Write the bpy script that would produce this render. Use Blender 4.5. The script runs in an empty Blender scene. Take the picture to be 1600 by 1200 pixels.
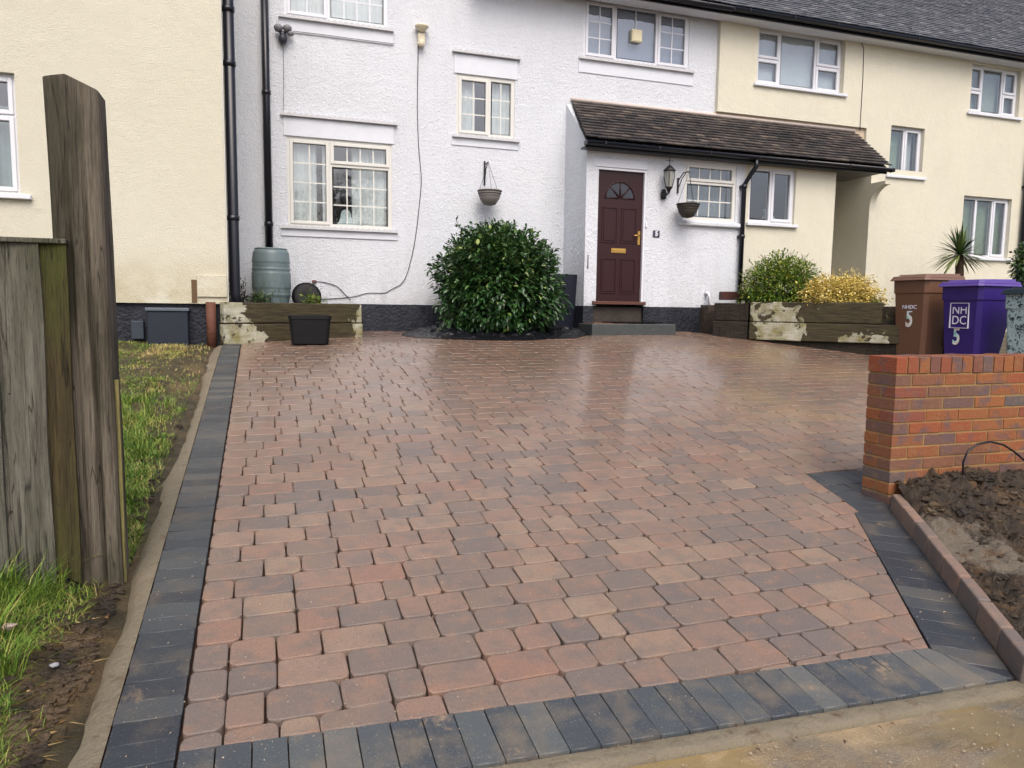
import bpy, math, random
from mathutils import Vector, Matrix, noise
rad = math.radians
scene = bpy.context.scene
COL = scene.collection
random.seed(7)

# ------------------------------------------------------------------ camera
CAMZ = 1.6
YAW, PITCH, ROLL, FPX = .32434, .10171, .01332, 1150.0
_f = Vector((math.sin(YAW)*math.cos(PITCH), math.cos(YAW)*math.cos(PITCH), -math.sin(PITCH)))
_r0 = Vector((math.cos(YAW), -math.sin(YAW), 0)); _u0 = _r0.cross(_f)
_r = _r0*math.cos(ROLL)+_u0*math.sin(ROLL); _u = _r.cross(_f)
cam_d = bpy.data.cameras.new('camera'); cam = bpy.data.objects.new('camera', cam_d); COL.objects.link(cam)
m = Matrix.Identity(4)
for i in range(3):
    m[i][0] = _r[i]; m[i][1] = _u[i]; m[i][2] = -_f[i]
m[2][3] = CAMZ
cam.matrix_world = m
cam_d.sensor_width = 36; cam_d.lens = FPX/1600*36; cam_d.clip_start = .05; cam_d.clip_end = 500
scene.camera = cam

# ------------------------------------------------------------------ light
SUN_EL, SUN_AZ = 52, 186           # azimuth measured from +Y clockwise: behind the camera, a little to the left
world = bpy.data.worlds.new('World'); scene.world = world; world.use_nodes = True
wn = world.node_tree.nodes; wl = world.node_tree.links; wn.clear()
sky = wn.new('ShaderNodeTexSky'); sky.sky_type = 'NISHITA'; sky.sun_disc = False
sky.sun_elevation = rad(SUN_EL); sky.sun_rotation = rad(SUN_AZ)
sky.air_density = .7; sky.dust_density = 6.0; sky.ozone_density = 1.0; sky.altitude = 100
bg = wn.new('ShaderNodeBackground'); bg.inputs[1].default_value = .135
wo = wn.new('ShaderNodeOutputWorld')
wl.new(sky.outputs[0], bg.inputs[0]); wl.new(bg.outputs[0], wo.inputs[0])
sd = bpy.data.lights.new('sun', 'SUN'); sd.energy = .95; sd.angle = rad(50); sd.color = (1, .985, .965)
sun = bpy.data.objects.new('sun', sd); COL.objects.link(sun)
_d = Vector((math.sin(rad(SUN_AZ))*math.cos(rad(SUN_EL)), math.cos(rad(SUN_AZ))*math.cos(rad(SUN_EL)), math.sin(rad(SUN_EL))))
sun.rotation_euler = _d.to_track_quat('Z', 'Y').to_euler()
scene.view_settings.view_transform = 'Standard'; scene.view_settings.look = 'None'
scene.view_settings.exposure = 0.71; scene.view_settings.gamma = 1
scene.render.engine = 'CYCLES'

# ------------------------------------------------------------------ measuring
def ray(px, py):
    return _f + _r*((px-800)/FPX) + _u*((600-py)/FPX)
def fac(px, py, D):                       # point of the plane y = D seen there
    d = ray(px, py); k = D/d.y
    return d.x*k, CAMZ+d.z*k
def FX(px, py, D): return fac(px, py, D)[0]
def FZ(px, py, D): return fac(px, py, D)[1]
def smin(a, b, k=.06):
    h = max(k-abs(a-b), 0)/k
    return min(a, b)-h*h*k*.25
def G(x, y):                              # the drive climbs to the house
    if y < 0: return .0
    return smin(.1253*y, 1.24+.035*(y-11.3)+.015*(max(-1, min(x, 9))-1.7))

# ------------------------------------------------------------------ mesh helpers
WL = {}
def wloc(o): return WL.get(o.name, Vector((0, 0, 0))) if o is not None else Vector((0, 0, 0))
def tag(o, label=None, cat=None, group=None, kind=None):
    if label: o['label'] = label
    if cat: o['category'] = cat
    if group: o['group'] = group
    if kind: o['kind'] = kind
    return o
def thing(name, loc, label, cat, group=None, kind=None):
    o = bpy.data.objects.new(name, None); COL.objects.link(o); o.location = loc
    o.empty_display_size = .2
    WL[o.name] = Vector(loc)
    return tag(o, label, cat, group, kind)
class MB:
    def __init__(s): s.v = []; s.f = []; s.r = []; s.sm = []
    def add(s, vs, fs, r=0.5, smooth=False):
        b = len(s.v); s.v += [tuple(p) for p in vs]
        for f in fs: s.f.append(tuple(i+b for i in f)); s.r.append(r); s.sm.append(smooth)
        return s
    def box(s, x0, x1, y0, y1, z0, z1, r=.5, c=0):
        if c <= 0:
            return s.add([(x0,y0,z0),(x1,y0,z0),(x1,y1,z0),(x0,y1,z0),(x0,y0,z1),(x1,y0,z1),(x1,y1,z1),(x0,y1,z1)],
                     [(0,3,2,1),(4,5,6,7),(0,1,5,4),(1,2,6,5),(2,3,7,6),(3,0,4,7)], r)
        # chamfered on all vertical-front edges
        vs = []
        for (z, k) in ((z0, c), (z0+c, 0), (z1-c, 0), (z1, c)):
            vs += [(x0+k+ (c if k==0 else 0)*0, y0+k, z), (x1-k, y0+k, z), (x1-k, y1-k, z), (x0+k, y1-k, z)]
        fs = [(0,3,2,1),(12,13,14,15)]
        for a in range(3):
            for i in range(4):
                j = (i+1) % 4; fs.append((a*4+i, a*4+j, a*4+4+j, a*4+4+i))
        return s.add(vs, fs, r)
    def obox(s, c, ux, uy, uz, hx, hy, hz, r=.5):
        c = Vector(c); ux = Vector(ux)*hx; uy = Vector(uy)*hy; uz = Vector(uz)*hz
        vs = [c-ux-uy-uz, c+ux-uy-uz, c+ux+uy-uz, c-ux+uy-uz, c-ux-uy+uz, c+ux-uy+uz, c+ux+uy+uz, c-ux+uy+uz]
        return s.add(vs, [(0,3,2,1),(4,5,6,7),(0,1,5,4),(1,2,6,5),(2,3,7,6),(3,0,4,7)], r)
    def tube(s, pts, rr, n=8, r=.5, caps=True):
        pts = [Vector(p) for p in pts]; vs = []; fs = []
        N = len(pts); up = Vector((.13, .31, .94)).normalized()
        for i, p in enumerate(pts):
            t = (pts[min(i+1, N-1)]-pts[max(i-1, 0)]).normalized()
            a = t.cross(up)
            if a.length < .05: a = t.cross(Vector((1, 0, 0)))
            a.normalize(); b = t.cross(a)
            q = rr[i] if isinstance(rr, (list, tuple)) else rr
            for k in range(n):
                an = 2*math.pi*k/n; vs.append(p+a*math.cos(an)*q+b*math.sin(an)*q)
        for i in range(N-1):
            for k in range(n):
                j = (k+1) % n; fs.append((i*n+k, i*n+j, i*n+n+j, i*n+n+k))
        if caps: fs.append(tuple(reversed(range(n)))); fs.append(tuple((N-1)*n+k for k in range(n)))
        return s.add(vs, fs, r, True)
    def lathe(s, cx, cy, prof, n=24, r=.5, ca=1, sa=1, rot=0, caps=True):
        vs = []; fs = []
        for (q, z) in prof:
            for k in range(n):
                an = 2*math.pi*k/n+rot; vs.append((cx+math.cos(an)*q*ca, cy+math.sin(an)*q*sa, z))
        for i in range(len(prof)-1):
            for k in range(n):
                j = (k+1) % n; fs.append((i*n+k, i*n+j, i*n+n+j, i*n+n+k))
        if caps:
            fs.append(tuple(reversed(range(n)))); fs.append(tuple((len(prof)-1)*n+k for k in range(n)))
        return s.add(vs, fs, r, True)
    def prism(s, poly, axis, a0, a1, r=.5):
        # poly: list of 2-tuples; axis 'x' -> (y,z); 'y' -> (x,z); 'z' -> (x,y)
        def P(p, a):
            return (a, p[0], p[1]) if axis == 'x' else ((p[0], a, p[1]) if axis == 'y' else (p[0], p[1], a))
        n = len(poly); vs = [P(p, a0) for p in poly]+[P(p, a1) for p in poly]
        fs = [tuple(range(n)), tuple(reversed(range(n, 2*n)))]
        for i in range(n):
            j = (i+1) % n; fs.append((i, i+n, j+n, j))
        return s.add(vs, fs, r)
    def build(s, name, mat, parent=None, bevel=0, kind=None, smooth=None, label=None, segs=2):
        if not s.v: return None
        xs = [p[0] for p in s.v]; ys = [p[1] for p in s.v]; zs = [p[2] for p in s.v]
        c = Vector(((min(xs)+max(xs))/2, (min(ys)+max(ys))/2, min(zs)))
        me = bpy.data.meshes.new(name)
        me.from_pydata([(p[0]-c.x, p[1]-c.y, p[2]-c.z) for p in s.v], [], s.f)
        at = me.attributes.new('rnd', 'FLOAT', 'FACE'); at.data.foreach_set('value', s.r)
        sm = s.sm if smooth is None else [smooth]*len(s.f)
        me.polygons.foreach_set('use_smooth', sm)
        me.update()
        me.materials.append(mat)
        o = bpy.data.objects.new(name, me); COL.objects.link(o)
        WL[o.name] = c.copy()
        if parent is not None: o.parent = parent
        o.location = c-wloc(parent)
        if bevel:
            b = o.modifiers.new('bevel', 'BEVEL'); b.width = bevel; b.segments = segs; b.limit_method = 'ANGLE'; b.angle_limit = rad(50)
        if kind: o['kind'] = kind
        if label: o['label'] = label
        return o

# ------------------------------------------------------------------ materials
def sr(r, g, b):
    f = lambda c: ((c/255+.055)/1.055)**2.4 if c > 10 else c/255/12.92
    return (f(r), f(g), f(b), 1)
class Mat:
    def __init__(s, name, rough=.7, spec=.35):
        s.m = bpy.data.materials.new(name); s.m.use_nodes = True
        s.n = s.m.node_tree.nodes; s.l = s.m.node_tree.links
        s.b = s.n['Principled BSDF']; s.b.inputs['Roughness'].default_value = rough
        s.b.inputs['Specular IOR Level'].default_value = spec
        s.co = s.n.new('ShaderNodeNewGeometry').outputs['Position']
    def noise(s, scale, detail=4, rough=.55, co=None, stretch=None, dist=0):
        t = s.n.new('ShaderNodeTexNoise'); t.inputs['Scale'].default_value = scale; t.inputs['Detail'].default_value = detail
        t.inputs['Roughness'].default_value = rough; t.inputs['Distortion'].default_value = dist
        c = co or s.co
        if stretch:
            mp = s.n.new('ShaderNodeMapping'); mp.inputs['Scale'].default_value = stretch; s.l.new(c, mp.inputs[0]); c = mp.outputs[0]
        s.l.new(c, t.inputs['Vector']); return t.outputs['Fac']
    def voro(s, scale, co=None, feature='F1'):
        t = s.n.new('ShaderNodeTexVoronoi'); t.feature = feature; t.inputs['Scale'].default_value = scale
        s.l.new(co or s.co, t.inputs['Vector']); return t.outputs['Distance']
    def ramp(s, fac, stops, interp='LINEAR'):
        t = s.n.new('ShaderNodeValToRGB'); t.color_ramp.interpolation = interp
        e = t.color_ramp.elements
        while len(e) < len(stops): e.new(.5)
        for k, (p, c) in enumerate(stops):
            e[k].position = p; e[k].color = c if not isinstance(c, (int, float)) else (c, c, c, 1)
        s.l.new(fac, t.inputs[0]); return t.outputs[0]
    def mix(s, fac, a, b, mode='MIX'):
        t = s.n.new('ShaderNodeMix'); t.data_type = 'RGBA'; t.blend_type = mode
        for k, v in ((0, fac), (6, a), (7, b)):
            if isinstance(v, (int, float)): t.inputs[k].default_value = v
            elif isinstance(v, tuple): t.inputs[k].default_value = v
            else: s.l.new(v, t.inputs[k])
        return t.outputs[2]
    def math(s, op, a, b=0.0, c=None):
        t = s.n.new('ShaderNodeMath'); t.operation = op; t.use_clamp = False
        for k, v in enumerate((a, b) if c is None else (a, b, c)):
            if isinstance(v, (int, float)): t.inputs[k].default_value = v
            else: s.l.new(v, t.inputs[k])
        return t.outputs[0]
    def sep(s):
        t = s.n.new('ShaderNodeSeparateXYZ'); s.l.new(s.co, t.inputs[0]); return t.outputs
    def attr(s, name='rnd'):
        t = s.n.new('ShaderNodeAttribute'); t.attribute_name = name; return t.outputs['Fac']
    def rng(s, v, a, b, c=0.0, d=1.0):
        t = s.n.new('ShaderNodeMapRange'); t.inputs[1].default_value = a; t.inputs[2].default_value = b
        t.inputs[3].default_value = c; t.inputs[4].default_value = d; s.l.new(v, t.inputs[0]); return t.outputs[0]
    def color(s, c):
        if isinstance(c, tuple): s.b.inputs['Base Color'].default_value = c
        else: s.l.new(c, s.b.inputs['Base Color'])
        return s
    def rough(s, c): s.l.new(c, s.b.inputs['Roughness']); return s
    def bump(s, h, dist=.01, strength=1.0):
        t = s.n.new('ShaderNodeBump'); t.inputs['Distance'].default_value = dist; t.inputs['Strength'].default_value = strength
        s.l.new(h, t.inputs['Height'])
        if s.b.inputs['Normal'].links: s.l.new(s.b.inputs['Normal'].links[0].from_socket, t.inputs['Normal'])
        s.l.new(t.outputs[0], s.b.inputs['Normal']); return s
def scl(c, k): return (c[0]*k, c[1]*k, c[2]*k, 1)
def simple(name, c, rough=.6, spec=.4, var=.12, scale=12, bump=0, bscale=60):
    M = Mat(name, rough, spec)
    f = M.noise(scale, 5)
    M.color(M.mix(f, scl(c, 1-var*1.6), scl(c, 1+var*.9)))
    if bump: M.bump(M.noise(bscale, 4), bump)
    return M.m

def render_mat(name, base, dirt, lumps, zc=None):
    M = Mat(name, .88, .2)
    c = M.mix(M.ramp(M.noise(1.1, 6, .65), [(.35, 0), (.75, 1)]), base, scl(base, .93))
    st = M.noise(1.6, 6, .7, stretch=(3.0, 3.0, .55))
    z = M.sep()[2]
    low = M.rng(z, 1.55, 2.7, 1, 0)
    k = M.math('MULTIPLY', M.ramp(st, [(.45, 0), (.7, 1)]), M.math('MULTIPLY_ADD', low, .22, .05))
    c = M.mix(k, c, dirt)
    spl = M.math('MULTIPLY', M.rng(z, 1.58, 1.78, .5, 0), M.ramp(M.noise(7, 5, .7), [(.4, 0), (.62, 1)]))
    c = M.mix(spl, c, dirt)
    # pits between the thrown grains keep grime
    c = M.mix(M.math('MULTIPLY', M.ramp(M.noise(lumps*2.2, 3), [(.25, 1), (.45, 0)]), .18), c, dirt)
    M.color(c)
    return M
MW = render_mat('white_roughcast', sr(208, 212, 218), sr(128, 124, 112), 28)
MW.bump(MW.noise(19, 6, .62, dist=.8), .016); MW.bump(MW.voro(60), .005)
white_r = MW.m
MS = render_mat('white_roughcast_damp', sr(206, 210, 216), sr(92, 88, 78), 28)
MS.bump(MS.noise(17, 6, .62, dist=.8), .02)
damp_r = MS.m
MC = render_mat('cream_render', sr(210, 206, 188), sr(160, 148, 108), 50)
MC.bump(MC.noise(60, 5, .6), .010); MC.bump(MC.noise(5, 3), .01)
cream_r = MC.m
MCL = Mat('cream_render_left', .9, .2)
_z = MCL.sep()
_c = MCL.mix(MCL.noise(1.3, 5), sr(207, 204, 187), sr(199, 195, 176))
_al = MCL.math('MULTIPLY', MCL.rng(_z[2], 1.65, 2.25, 1, 0), MCL.ramp(MCL.noise(2.2, 6, .7), [(.36, 0), (.66, 1)]))
_c = MCL.mix(MCL.math('MULTIPLY', _al, .75), _c, sr(160, 146, 98))
MCL.color(_c); MCL.bump(MCL.noise(70, 5, .6), .012); MCL.bump(MCL.noise(9, 3), .008)
cream_l = MCL.m
flat_w = simple('white_masonry_paint', sr(208, 212, 219), .6, .35, .05, 9, .003, 60)
tile_w = simple('white_painted_tile', sr(196, 197, 200), .6, .35, .14, 30, .003, 60)
upvc = simple('white_upvc', sr(212, 214, 220), .3, .5, .02, 4)
upvc_c = simple('cream_upvc', sr(208, 208, 202), .32, .5, .03, 4)
M_ = Mat('black_plinth_paint', .55, .4)
M_.color(M_.mix(M_.ramp(M_.noise(3, 6, .7, stretch=(2, 2, .8)), [(.4, 0), (.75, 1)]), sr(18, 22, 32), sr(40, 44, 54))); M_.bump(M_.noise(24, 4, .6), .02)
plinth_m = M_.m
black_pl = simple('black_pipe_plastic', sr(15, 17, 27), .32, .5, .1, 6)
black_iron = simple('black_iron', sr(18, 18, 20), .5, .5, .15, 20, .002)
black_tub = simple('black_tub_plastic', sr(8, 9, 12), .6, .3, .2, 6, .002, 20)
M_ = Mat('water_butt_plastic', .38, .5)
_c = M_.mix(M_.noise(5, 5), sr(92, 108, 112), sr(112, 128, 130))
_k = M_.math('MULTIPLY', M_.ramp(M_.noise(9, 6, .7, stretch=(2, 2, .5)), [(.45, 0), (.7, 1)]), M_.rng(M_.sep()[2], 1.65, 2.1, .9, .15))
M_.color(M_.mix(_k, _c, sr(62, 78, 52))); butt_m = M_.m
dark_wood_gap = simple('dark_gap', sr(14, 12, 11), .9, .1)

def glass_mat(name):
    M = Mat(name, .02, .5); n, l = M.n, M.l
    out = [x for x in n if x.type == 'OUTPUT_MATERIAL'][0]
    tr = n.new('ShaderNodeBsdfTransparent'); tr.inputs[0].default_value = (.9, .93, .94, 1)
    gl = n.new('ShaderNodeBsdfGlossy'); gl.inputs['Roughness'].default_value = .015; gl.inputs[0].default_value = (.95, .97, 1, 1)
    fr = n.new('ShaderNodeFresnel'); fr.inputs['IOR'].default_value = 1.75
    bp = n.new('ShaderNodeBump'); bp.inputs['Distance'].default_value = .004
    l.new(M.noise(3.5, 2), bp.inputs['Height']); l.new(bp.outputs[0], gl.inputs['Normal'])
    mx = n.new('ShaderNodeMixShader'); ge = n.new('ShaderNodeNewGeometry')
    l.new(M.math('MULTIPLY', M.math('MULTIPLY_ADD', fr.outputs[0], 1.6, .05), M.math('SUBTRACT', 1.0, ge.outputs['Backfacing'])), mx.inputs[0])
    l.new(tr.outputs[0], mx.inputs[1]); l.new(gl.outputs[0], mx.inputs[2]); l.new(mx.outputs[0], out.inputs[0])
    return M.m
glass = glass_mat('window_glass')
M_ = Mat('net_curtain', .9, .1); M_.color(M_.mix(M_.noise(14, 3, stretch=(3, 3, .2)), sr(196, 198, 194), sr(222, 224, 220)))
curtain_m = M_.m
blind_m = simple('blind_fabric', sr(214, 218, 220), .85, .2, .08, 8)
green_cur = simple('green_curtain', sr(142, 160, 138), .85, .2, .2, 8)
room_m = simple('room_dark', sr(96, 94, 94), .9, .1, .2, 2)

# pavers: a tint per piece, mottling within each
def paver_mat():
    M = Mat('tumbled_paver', .5, .45)
    r = M.attr()
    c = M.ramp(r, [(0, sr(102, 96, 94)), (.12, sr(110, 102, 97)), (.26, sr(119, 106, 97)), (.42, sr(128, 109, 98)), (.58, sr(134, 111, 98)),
                   (.72, sr(139, 118, 104)), (.86, sr(142, 125, 108)), (.95, sr(135, 108, 94)), (.985, sr(136, 106, 92)), (1, sr(120, 114, 108))])
    c = M.mix(.15, c, sr(128, 110, 100))
    big = M.noise(9, 3, .5)
    c = M.mix(M.ramp(big, [(.46, 0), (.66, .6)]), c, sr(106, 100, 97))
    c = M.mix(M.ramp(M.noise(11.5, 3, .5, stretch=(1, 1.2, 1)), [(.52, 0), (.7, .5)]), c, sr(146, 114, 95))
    sp = M.noise(150, 3, .7)
    c = M.mix(M.ramp(sp, [(.3, .55), (.5, 0)]), c, scl(sr(84, 72, 66), 1))
    c = M.mix(M.ramp(M.noise(120, 2, .6), [(.64, 0), (.74, .35)]), c, sr(176, 164, 150))
    y = M.sep()[1]
    x = M.sep()[0]
    wet = M.math('MULTIPLY', M.rng(y, 4.0, 8.0, 0, 1), 1.0)
    c = M.mix(M.math('MULTIPLY', wet, .5), c, M.mix(1.0, c, sr(238, 212, 196), 'MULTIPLY'))
    c = M.mix(M.math('MULTIPLY', wet, .45), c, sr(122, 104, 92))
    c = M.mix(1.0, c, (.93, .895, .86, 1), 'MULTIPLY')
    # muddy film spread over the right of the drive
    mud = M.math('MULTIPLY', M.ramp(M.noise(.9, 5, .6), [(.5, 0), (.68, 1)]), M.rng(x, 2.5, 4.5, 0, .45))
    c = M.mix(mud, c, sr(140, 118, 84))
    M.color(c)
    rg = M.math('ADD', M.rng(wet, 0, 1, .52, .16), M.math('MULTIPLY', M.noise(1.4, 4, .6), .24))
    M.rough(rg)
    M.l.new(M.math('MULTIPLY', M.rng(y, 2.5, 6.5, .12, .75), M.ramp(M.noise(.8, 4, .6), [(.3, .3), (.6, 1)])), M.b.inputs['Coat Weight']); M.b.inputs['Coat Roughness'].default_value = .16; M.b.inputs['Coat IOR'].default_value = 1.33
    M.bump(sp, .0022); M.bump(M.noise(35, 4, .6), .004)
    return M.m
paver_m = paver_mat()
def block_mat(name='charcoal_block', k=1.0):
    M = Mat(name, .5, .45)
    c = M.ramp(M.attr(), [(0, sr(46, 50, 56)), (.5, sr(54, 59, 64)), (.85, sr(64, 68, 71)), (1, sr(78, 78, 76))])
    c = M.mix(M.ramp(M.noise(6, 4, .6), [(.5, 0), (.75, .6)]), c, sr(98, 88, 74))
    c = M.mix(M.ramp(M.noise(170, 2, .6), [(.62, 0), (.72, .5)]), c, sr(128, 126, 118))
    c = M.mix(M.ramp(M.noise(3.2, 6, .75), [(.62, 0), (.72, .5)]), c, sr(146, 124, 98))
    if k != 1: c = M.mix(1.0, c, (k, k*.975, k*.91, 1), 'MULTIPLY')
    M.color(c); M.rough(M.rng(M.noise(3, 4, .6), .3, .7, .34, .6))
    M.bump(M.noise(140, 3, .7), .002); M.bump(M.noise(20, 3), .003)
    return M.m
block_m = block_mat(); block_pale = block_mat('faded_charcoal_block', 1.65)
sand_m = simple('jointing_sand', sr(62, 46, 38), .95, .1, .3, 60, .004, 80)
def conc_mat():
    M = Mat('wet_concrete_haunch', .6, .35)
    c = M.mix(M.noise(5, 6, .65), sr(96, 89, 74), sr(126, 117, 98))
    c = M.mix(M.ramp(M.noise(14, 5, .7), [(.56, 0), (.7, .8)]), c, sr(84, 66, 48))
    M.color(c); M.bump(M.noise(30, 5, .65), .012); M.bump(M.noise(160, 2), .002)
    return M.m
conc_m = conc_mat()
def soil_mat(name, a, b, c2, wet=.55):
    M = Mat(name, wet, .5)
    c = M.mix(M.ramp(M.noise(9, 7, .7), [(.35, 0), (.68, 1)]), a, b)
    c = M.mix(M.ramp(M.noise(2.3, 5, .6), [(.52, 0), (.62, 1)]), c, c2)
    c = M.mix(M.ramp(M.noise(90, 3, .7), [(.62, 0), (.72, .6)]), c, scl(c2, 1.3))
    M.color(c); M.rough(M.rng(M.noise(7, 4), .3, .7, .35, .85))
    M.bump(M.noise(38, 7, .72), .03); M.bump(M.noise(150, 4, .7), .008)
    return M.m
soil_m = soil_mat('wet_clay_soil', sr(44, 37, 30), sr(76, 63, 48), sr(108, 90, 66))
def bed_soil():
    M = Mat('dug_clay_soil', .5, .5)
    c = M.mix(M.ramp(M.noise(9, 7, .7), [(.35, 0), (.68, 1)]), sr(44, 36, 28), sr(88, 72, 52))
    xyz = M.sep(); dx = M.math('SUBTRACT', xyz[0], 3.5); dy = M.math('MULTIPLY', M.math('SUBTRACT', xyz[1], 2.75), .8)
    d = M.math('SQRT', M.math('ADD', M.math('MULTIPLY', dx, dx), M.math('MULTIPLY', dy, dy)))
    k = M.math('ADD', M.rng(d, .05, .42, 1, 0), M.math('MULTIPLY', M.math('SUBTRACT', M.noise(7, 6, .7), .5), 1.6))
    c = M.mix(M.ramp(k, [(.42, 0), (.6, .85)]), c, sr(132, 122, 106))
    c = M.mix(M.ramp(M.noise(4.5, 6, .7), [(.56, 0), (.64, .7)]), c, sr(112, 82, 48))
    c = M.mix(M.ramp(M.noise(120, 3, .7), [(.64, 0), (.72, .7)]), c, sr(150, 138, 112))
    M.color(c); M.rough(M.rng(M.noise(7, 4), .3, .7, .28, .8))
    M.bump(M.noise(38, 7, .72), .035); M.bump(M.noise(150, 4, .7), .01)
    return M.m
bed_m = bed_soil()
lawn_soil = soil_mat('lawn_soil', sr(52, 46, 28), sr(84, 72, 42), sr(104, 86, 56))
def grass_mat(name, a, b, c2, d2):
    M = Mat(name, .55, .3)
    c = M.ramp(M.attr(), [(0, a), (.45, b), (.75, c2), (1, d2)])
    M.color(c); M.b.inputs['Subsurface Weight'].default_value = 0
    return M.m
grass_m = grass_mat('grass_blade', sr(56, 88, 26), sr(92, 124, 42), sr(132, 146, 62), sr(172, 154, 100))
def leaf_mat(name, stops, rough=.35, spec=.5, trans=.0):
    M = Mat(name, rough, spec); M.color(M.ramp(M.attr(), stops))
    M.bump(M.noise(60, 2), .002)
    return M.m
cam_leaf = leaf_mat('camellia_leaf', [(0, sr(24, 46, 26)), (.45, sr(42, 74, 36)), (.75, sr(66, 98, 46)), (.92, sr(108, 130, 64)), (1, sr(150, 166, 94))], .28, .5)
euo_leaf = leaf_mat('euonymus_leaf', [(0, sr(40, 66, 18)), (.5, sr(80, 110, 28)), (.8, sr(134, 144, 42)), (1, sr(186, 178, 72))], .45)
gold_leaf = leaf_mat('golden_leaf', [(0, sr(124, 112, 40)), (.4, sr(190, 168, 80)), (.8, sr(222, 200, 118)), (1, sr(234, 224, 170))], .5)
palm_leaf = leaf_mat('palm_leaf', [(0, sr(36, 58, 26)), (.6, sr(62, 88, 40)), (1, sr(120, 132, 76))], .45)
twig_m = simple('twig_bark', sr(70, 56, 44), .8, .2)
def wood_mat(name, a, b, green, gs=.5, stretch=(9, 9, .6), moss=(.5, .7), rough=.8):
    M = Mat(name, rough, .25)
    g = M.noise(6, 6, .65, stretch=stretch, dist=.4)
    c = M.mix(M.ramp(g, [(.3, 0), (.7, 1)]), a, b)
    c = M.mix(M.ramp(M.noise(2.0, 5, .6, stretch=(2, 2, .5)), [(moss[0], 0), (moss[1], gs)]), c, green)
    fine = M.noise(30, 4, .7, stretch=(stretch[0], stretch[1], stretch[2]*.5))
    c = M.mix(M.ramp(fine, [(.3, .7), (.48, 0)]), c, scl(a, .45))
    crack = M.noise(11, 3, .5, stretch=(1.6, 1.6, .09), dist=.15)
    ck = M.ramp(crack, [(.485, 0), (.5, .85), (.515, 0)])
    c = M.mix(ck, c, scl(a, .22))
    kn = M.voro(2.3); c = M.mix(M.ramp(kn, [(.03, .8), (.07, 0)]), c, scl(a, .35))
    M.color(c); M.bump(g, .016); M.bump(fine, .009)
    return M.m
post_m = wood_mat('old_oak_post', sr(70, 62, 53), sr(128, 120, 106), sr(54, 52, 38), .8, (3.6, 3.6, .22), (.47, .60))
board_m = wood_mat('weathered_board', sr(78, 76, 66), sr(124, 122, 110), sr(70, 72, 48), .6, (6, 6, .4), (.42, .66))
green_b = wood_mat('algae_board', sr(56, 48, 32), sr(86, 76, 48), sr(70, 76, 32), .8, (6, 6, .4), (.4, .6))
pale_w = wood_mat('pale_split_wood', sr(120, 110, 70), sr(164, 154, 102), sr(120, 124, 62), .4, (6, 6, .4))
def sleeper_mat(name, spots):
    """old sleeper; cream paint survives in patches round the spots (x, z, half width, half height)"""
    M = Mat(name, .75, .3)
    g = M.noise(5, 6, .65, stretch=(1.0, 1.0, 7))
    wood = M.mix(M.ramp(g, [(.3, 0), (.7, 1)]), sr(44, 38, 28), sr(76, 68, 46))
    paint = M.mix(M.ramp(M.noise(6, 5, .6), [(.35, 0), (.65, 1)]), sr(178, 176, 160), sr(128, 122, 82))
    xyz = M.sep(); bias = None
    for (x, z, a, b) in spots:
        dx = M.math('DIVIDE', M.math('SUBTRACT', xyz[0], x), a); dz = M.math('DIVIDE', M.math('SUBTRACT', xyz[2], z), b)
        d = M.math('SQRT', M.math('ADD', M.math('MULTIPLY', dx, dx), M.math('MULTIPLY', dz, dz)))
        v = M.math('SUBTRACT', 1.0, d); bias = v if bias is None else M.math('MAXIMUM', bias, v)
    k = M.math('ADD', M.math('MULTIPLY', bias, .30), M.math('MULTIPLY', M.math('SUBTRACT', M.noise(3.2, 6, .62, dist=.4), .5), 1.5))
    k = M.ramp(k, [(.03, 0), (.06, 1)])
    k = M.math('MULTIPLY', k, M.ramp(M.noise(10, 5, .7), [(.36, 0), (.42, 1)]))
    nz = M.n.new('ShaderNodeNewGeometry'); sp = M.n.new('ShaderNodeSeparateXYZ'); M.l.new(nz.outputs['Normal'], sp.inputs[0])
    side = M.rng(sp.outputs[2], .5, .7, 1, 0)
    c = M.mix(M.math('MULTIPLY', k, side), wood, paint)
    c = M.mix(M.ramp(M.noise(3.1, 5, .6), [(.5, 0), (.7, .5)]), c, sr(60, 58, 34))
    M.color(c); M.bump(g, .010); M.bump(k, .003)
    return M.m
sleeper_m = sleeper_mat('painted_sleeper', [(-.38, 1.5, .22, .5), (-.25, 1.15, .35, .12), (1.28, 1.3, .16, .4)])
sleeper_m2 = sleeper_mat('stained_sleeper', [(7.2, 1.45, .22, .6), (7.85, 1.15, .14, .2), (8.0, 1.2, .1, .2)])
sleeper_dark = wood_mat('dark_sleeper', sr(30, 27, 24), sr(60, 52, 42), sr(30, 32, 22), .5, (1, 1, 7))

# ------------------------------------------------------------------ ground
def grid(x0, x1, nx, y0, y1, ny, h, keep=None):
    mb = MB(); vs = []
    for j in range(ny+1):
        for i in range(nx+1):
            x = x0+(x1-x0)*i/nx; y = y0+(y1-y0)*j/ny
            vs.append((x, y, h(x, y)))
    fs = []
    for j in range(ny):
        for i in range(nx):
            if keep is None or keep(x0+(x1-x0)*(i+.5)/nx, y0+(y1-y0)*(j+.5)/ny):
                a = j*(nx+1)+i; fs.append((a, a+1, a+nx+2, a+nx+1))
    mb.add(vs, fs, .5, True); return mb
def fb(x, y, s, o=4, seed=0): return noise.fractal(Vector((x*s+seed, y*s-seed, seed*.37)), 1.0, 2.0, o)
gm = soil_mat('earth', sr(70, 62, 48), sr(92, 82, 62), sr(104, 94, 72))
mb = MB()
ys = [-200, -60, -20, -6, 0]+[i*.5 for i in range(1, 26)]+[20, 60, 200]
xs = [-200, -60, -20, -8]+[-6+i for i in range(0, 22)]+[24, 60, 200]
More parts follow.
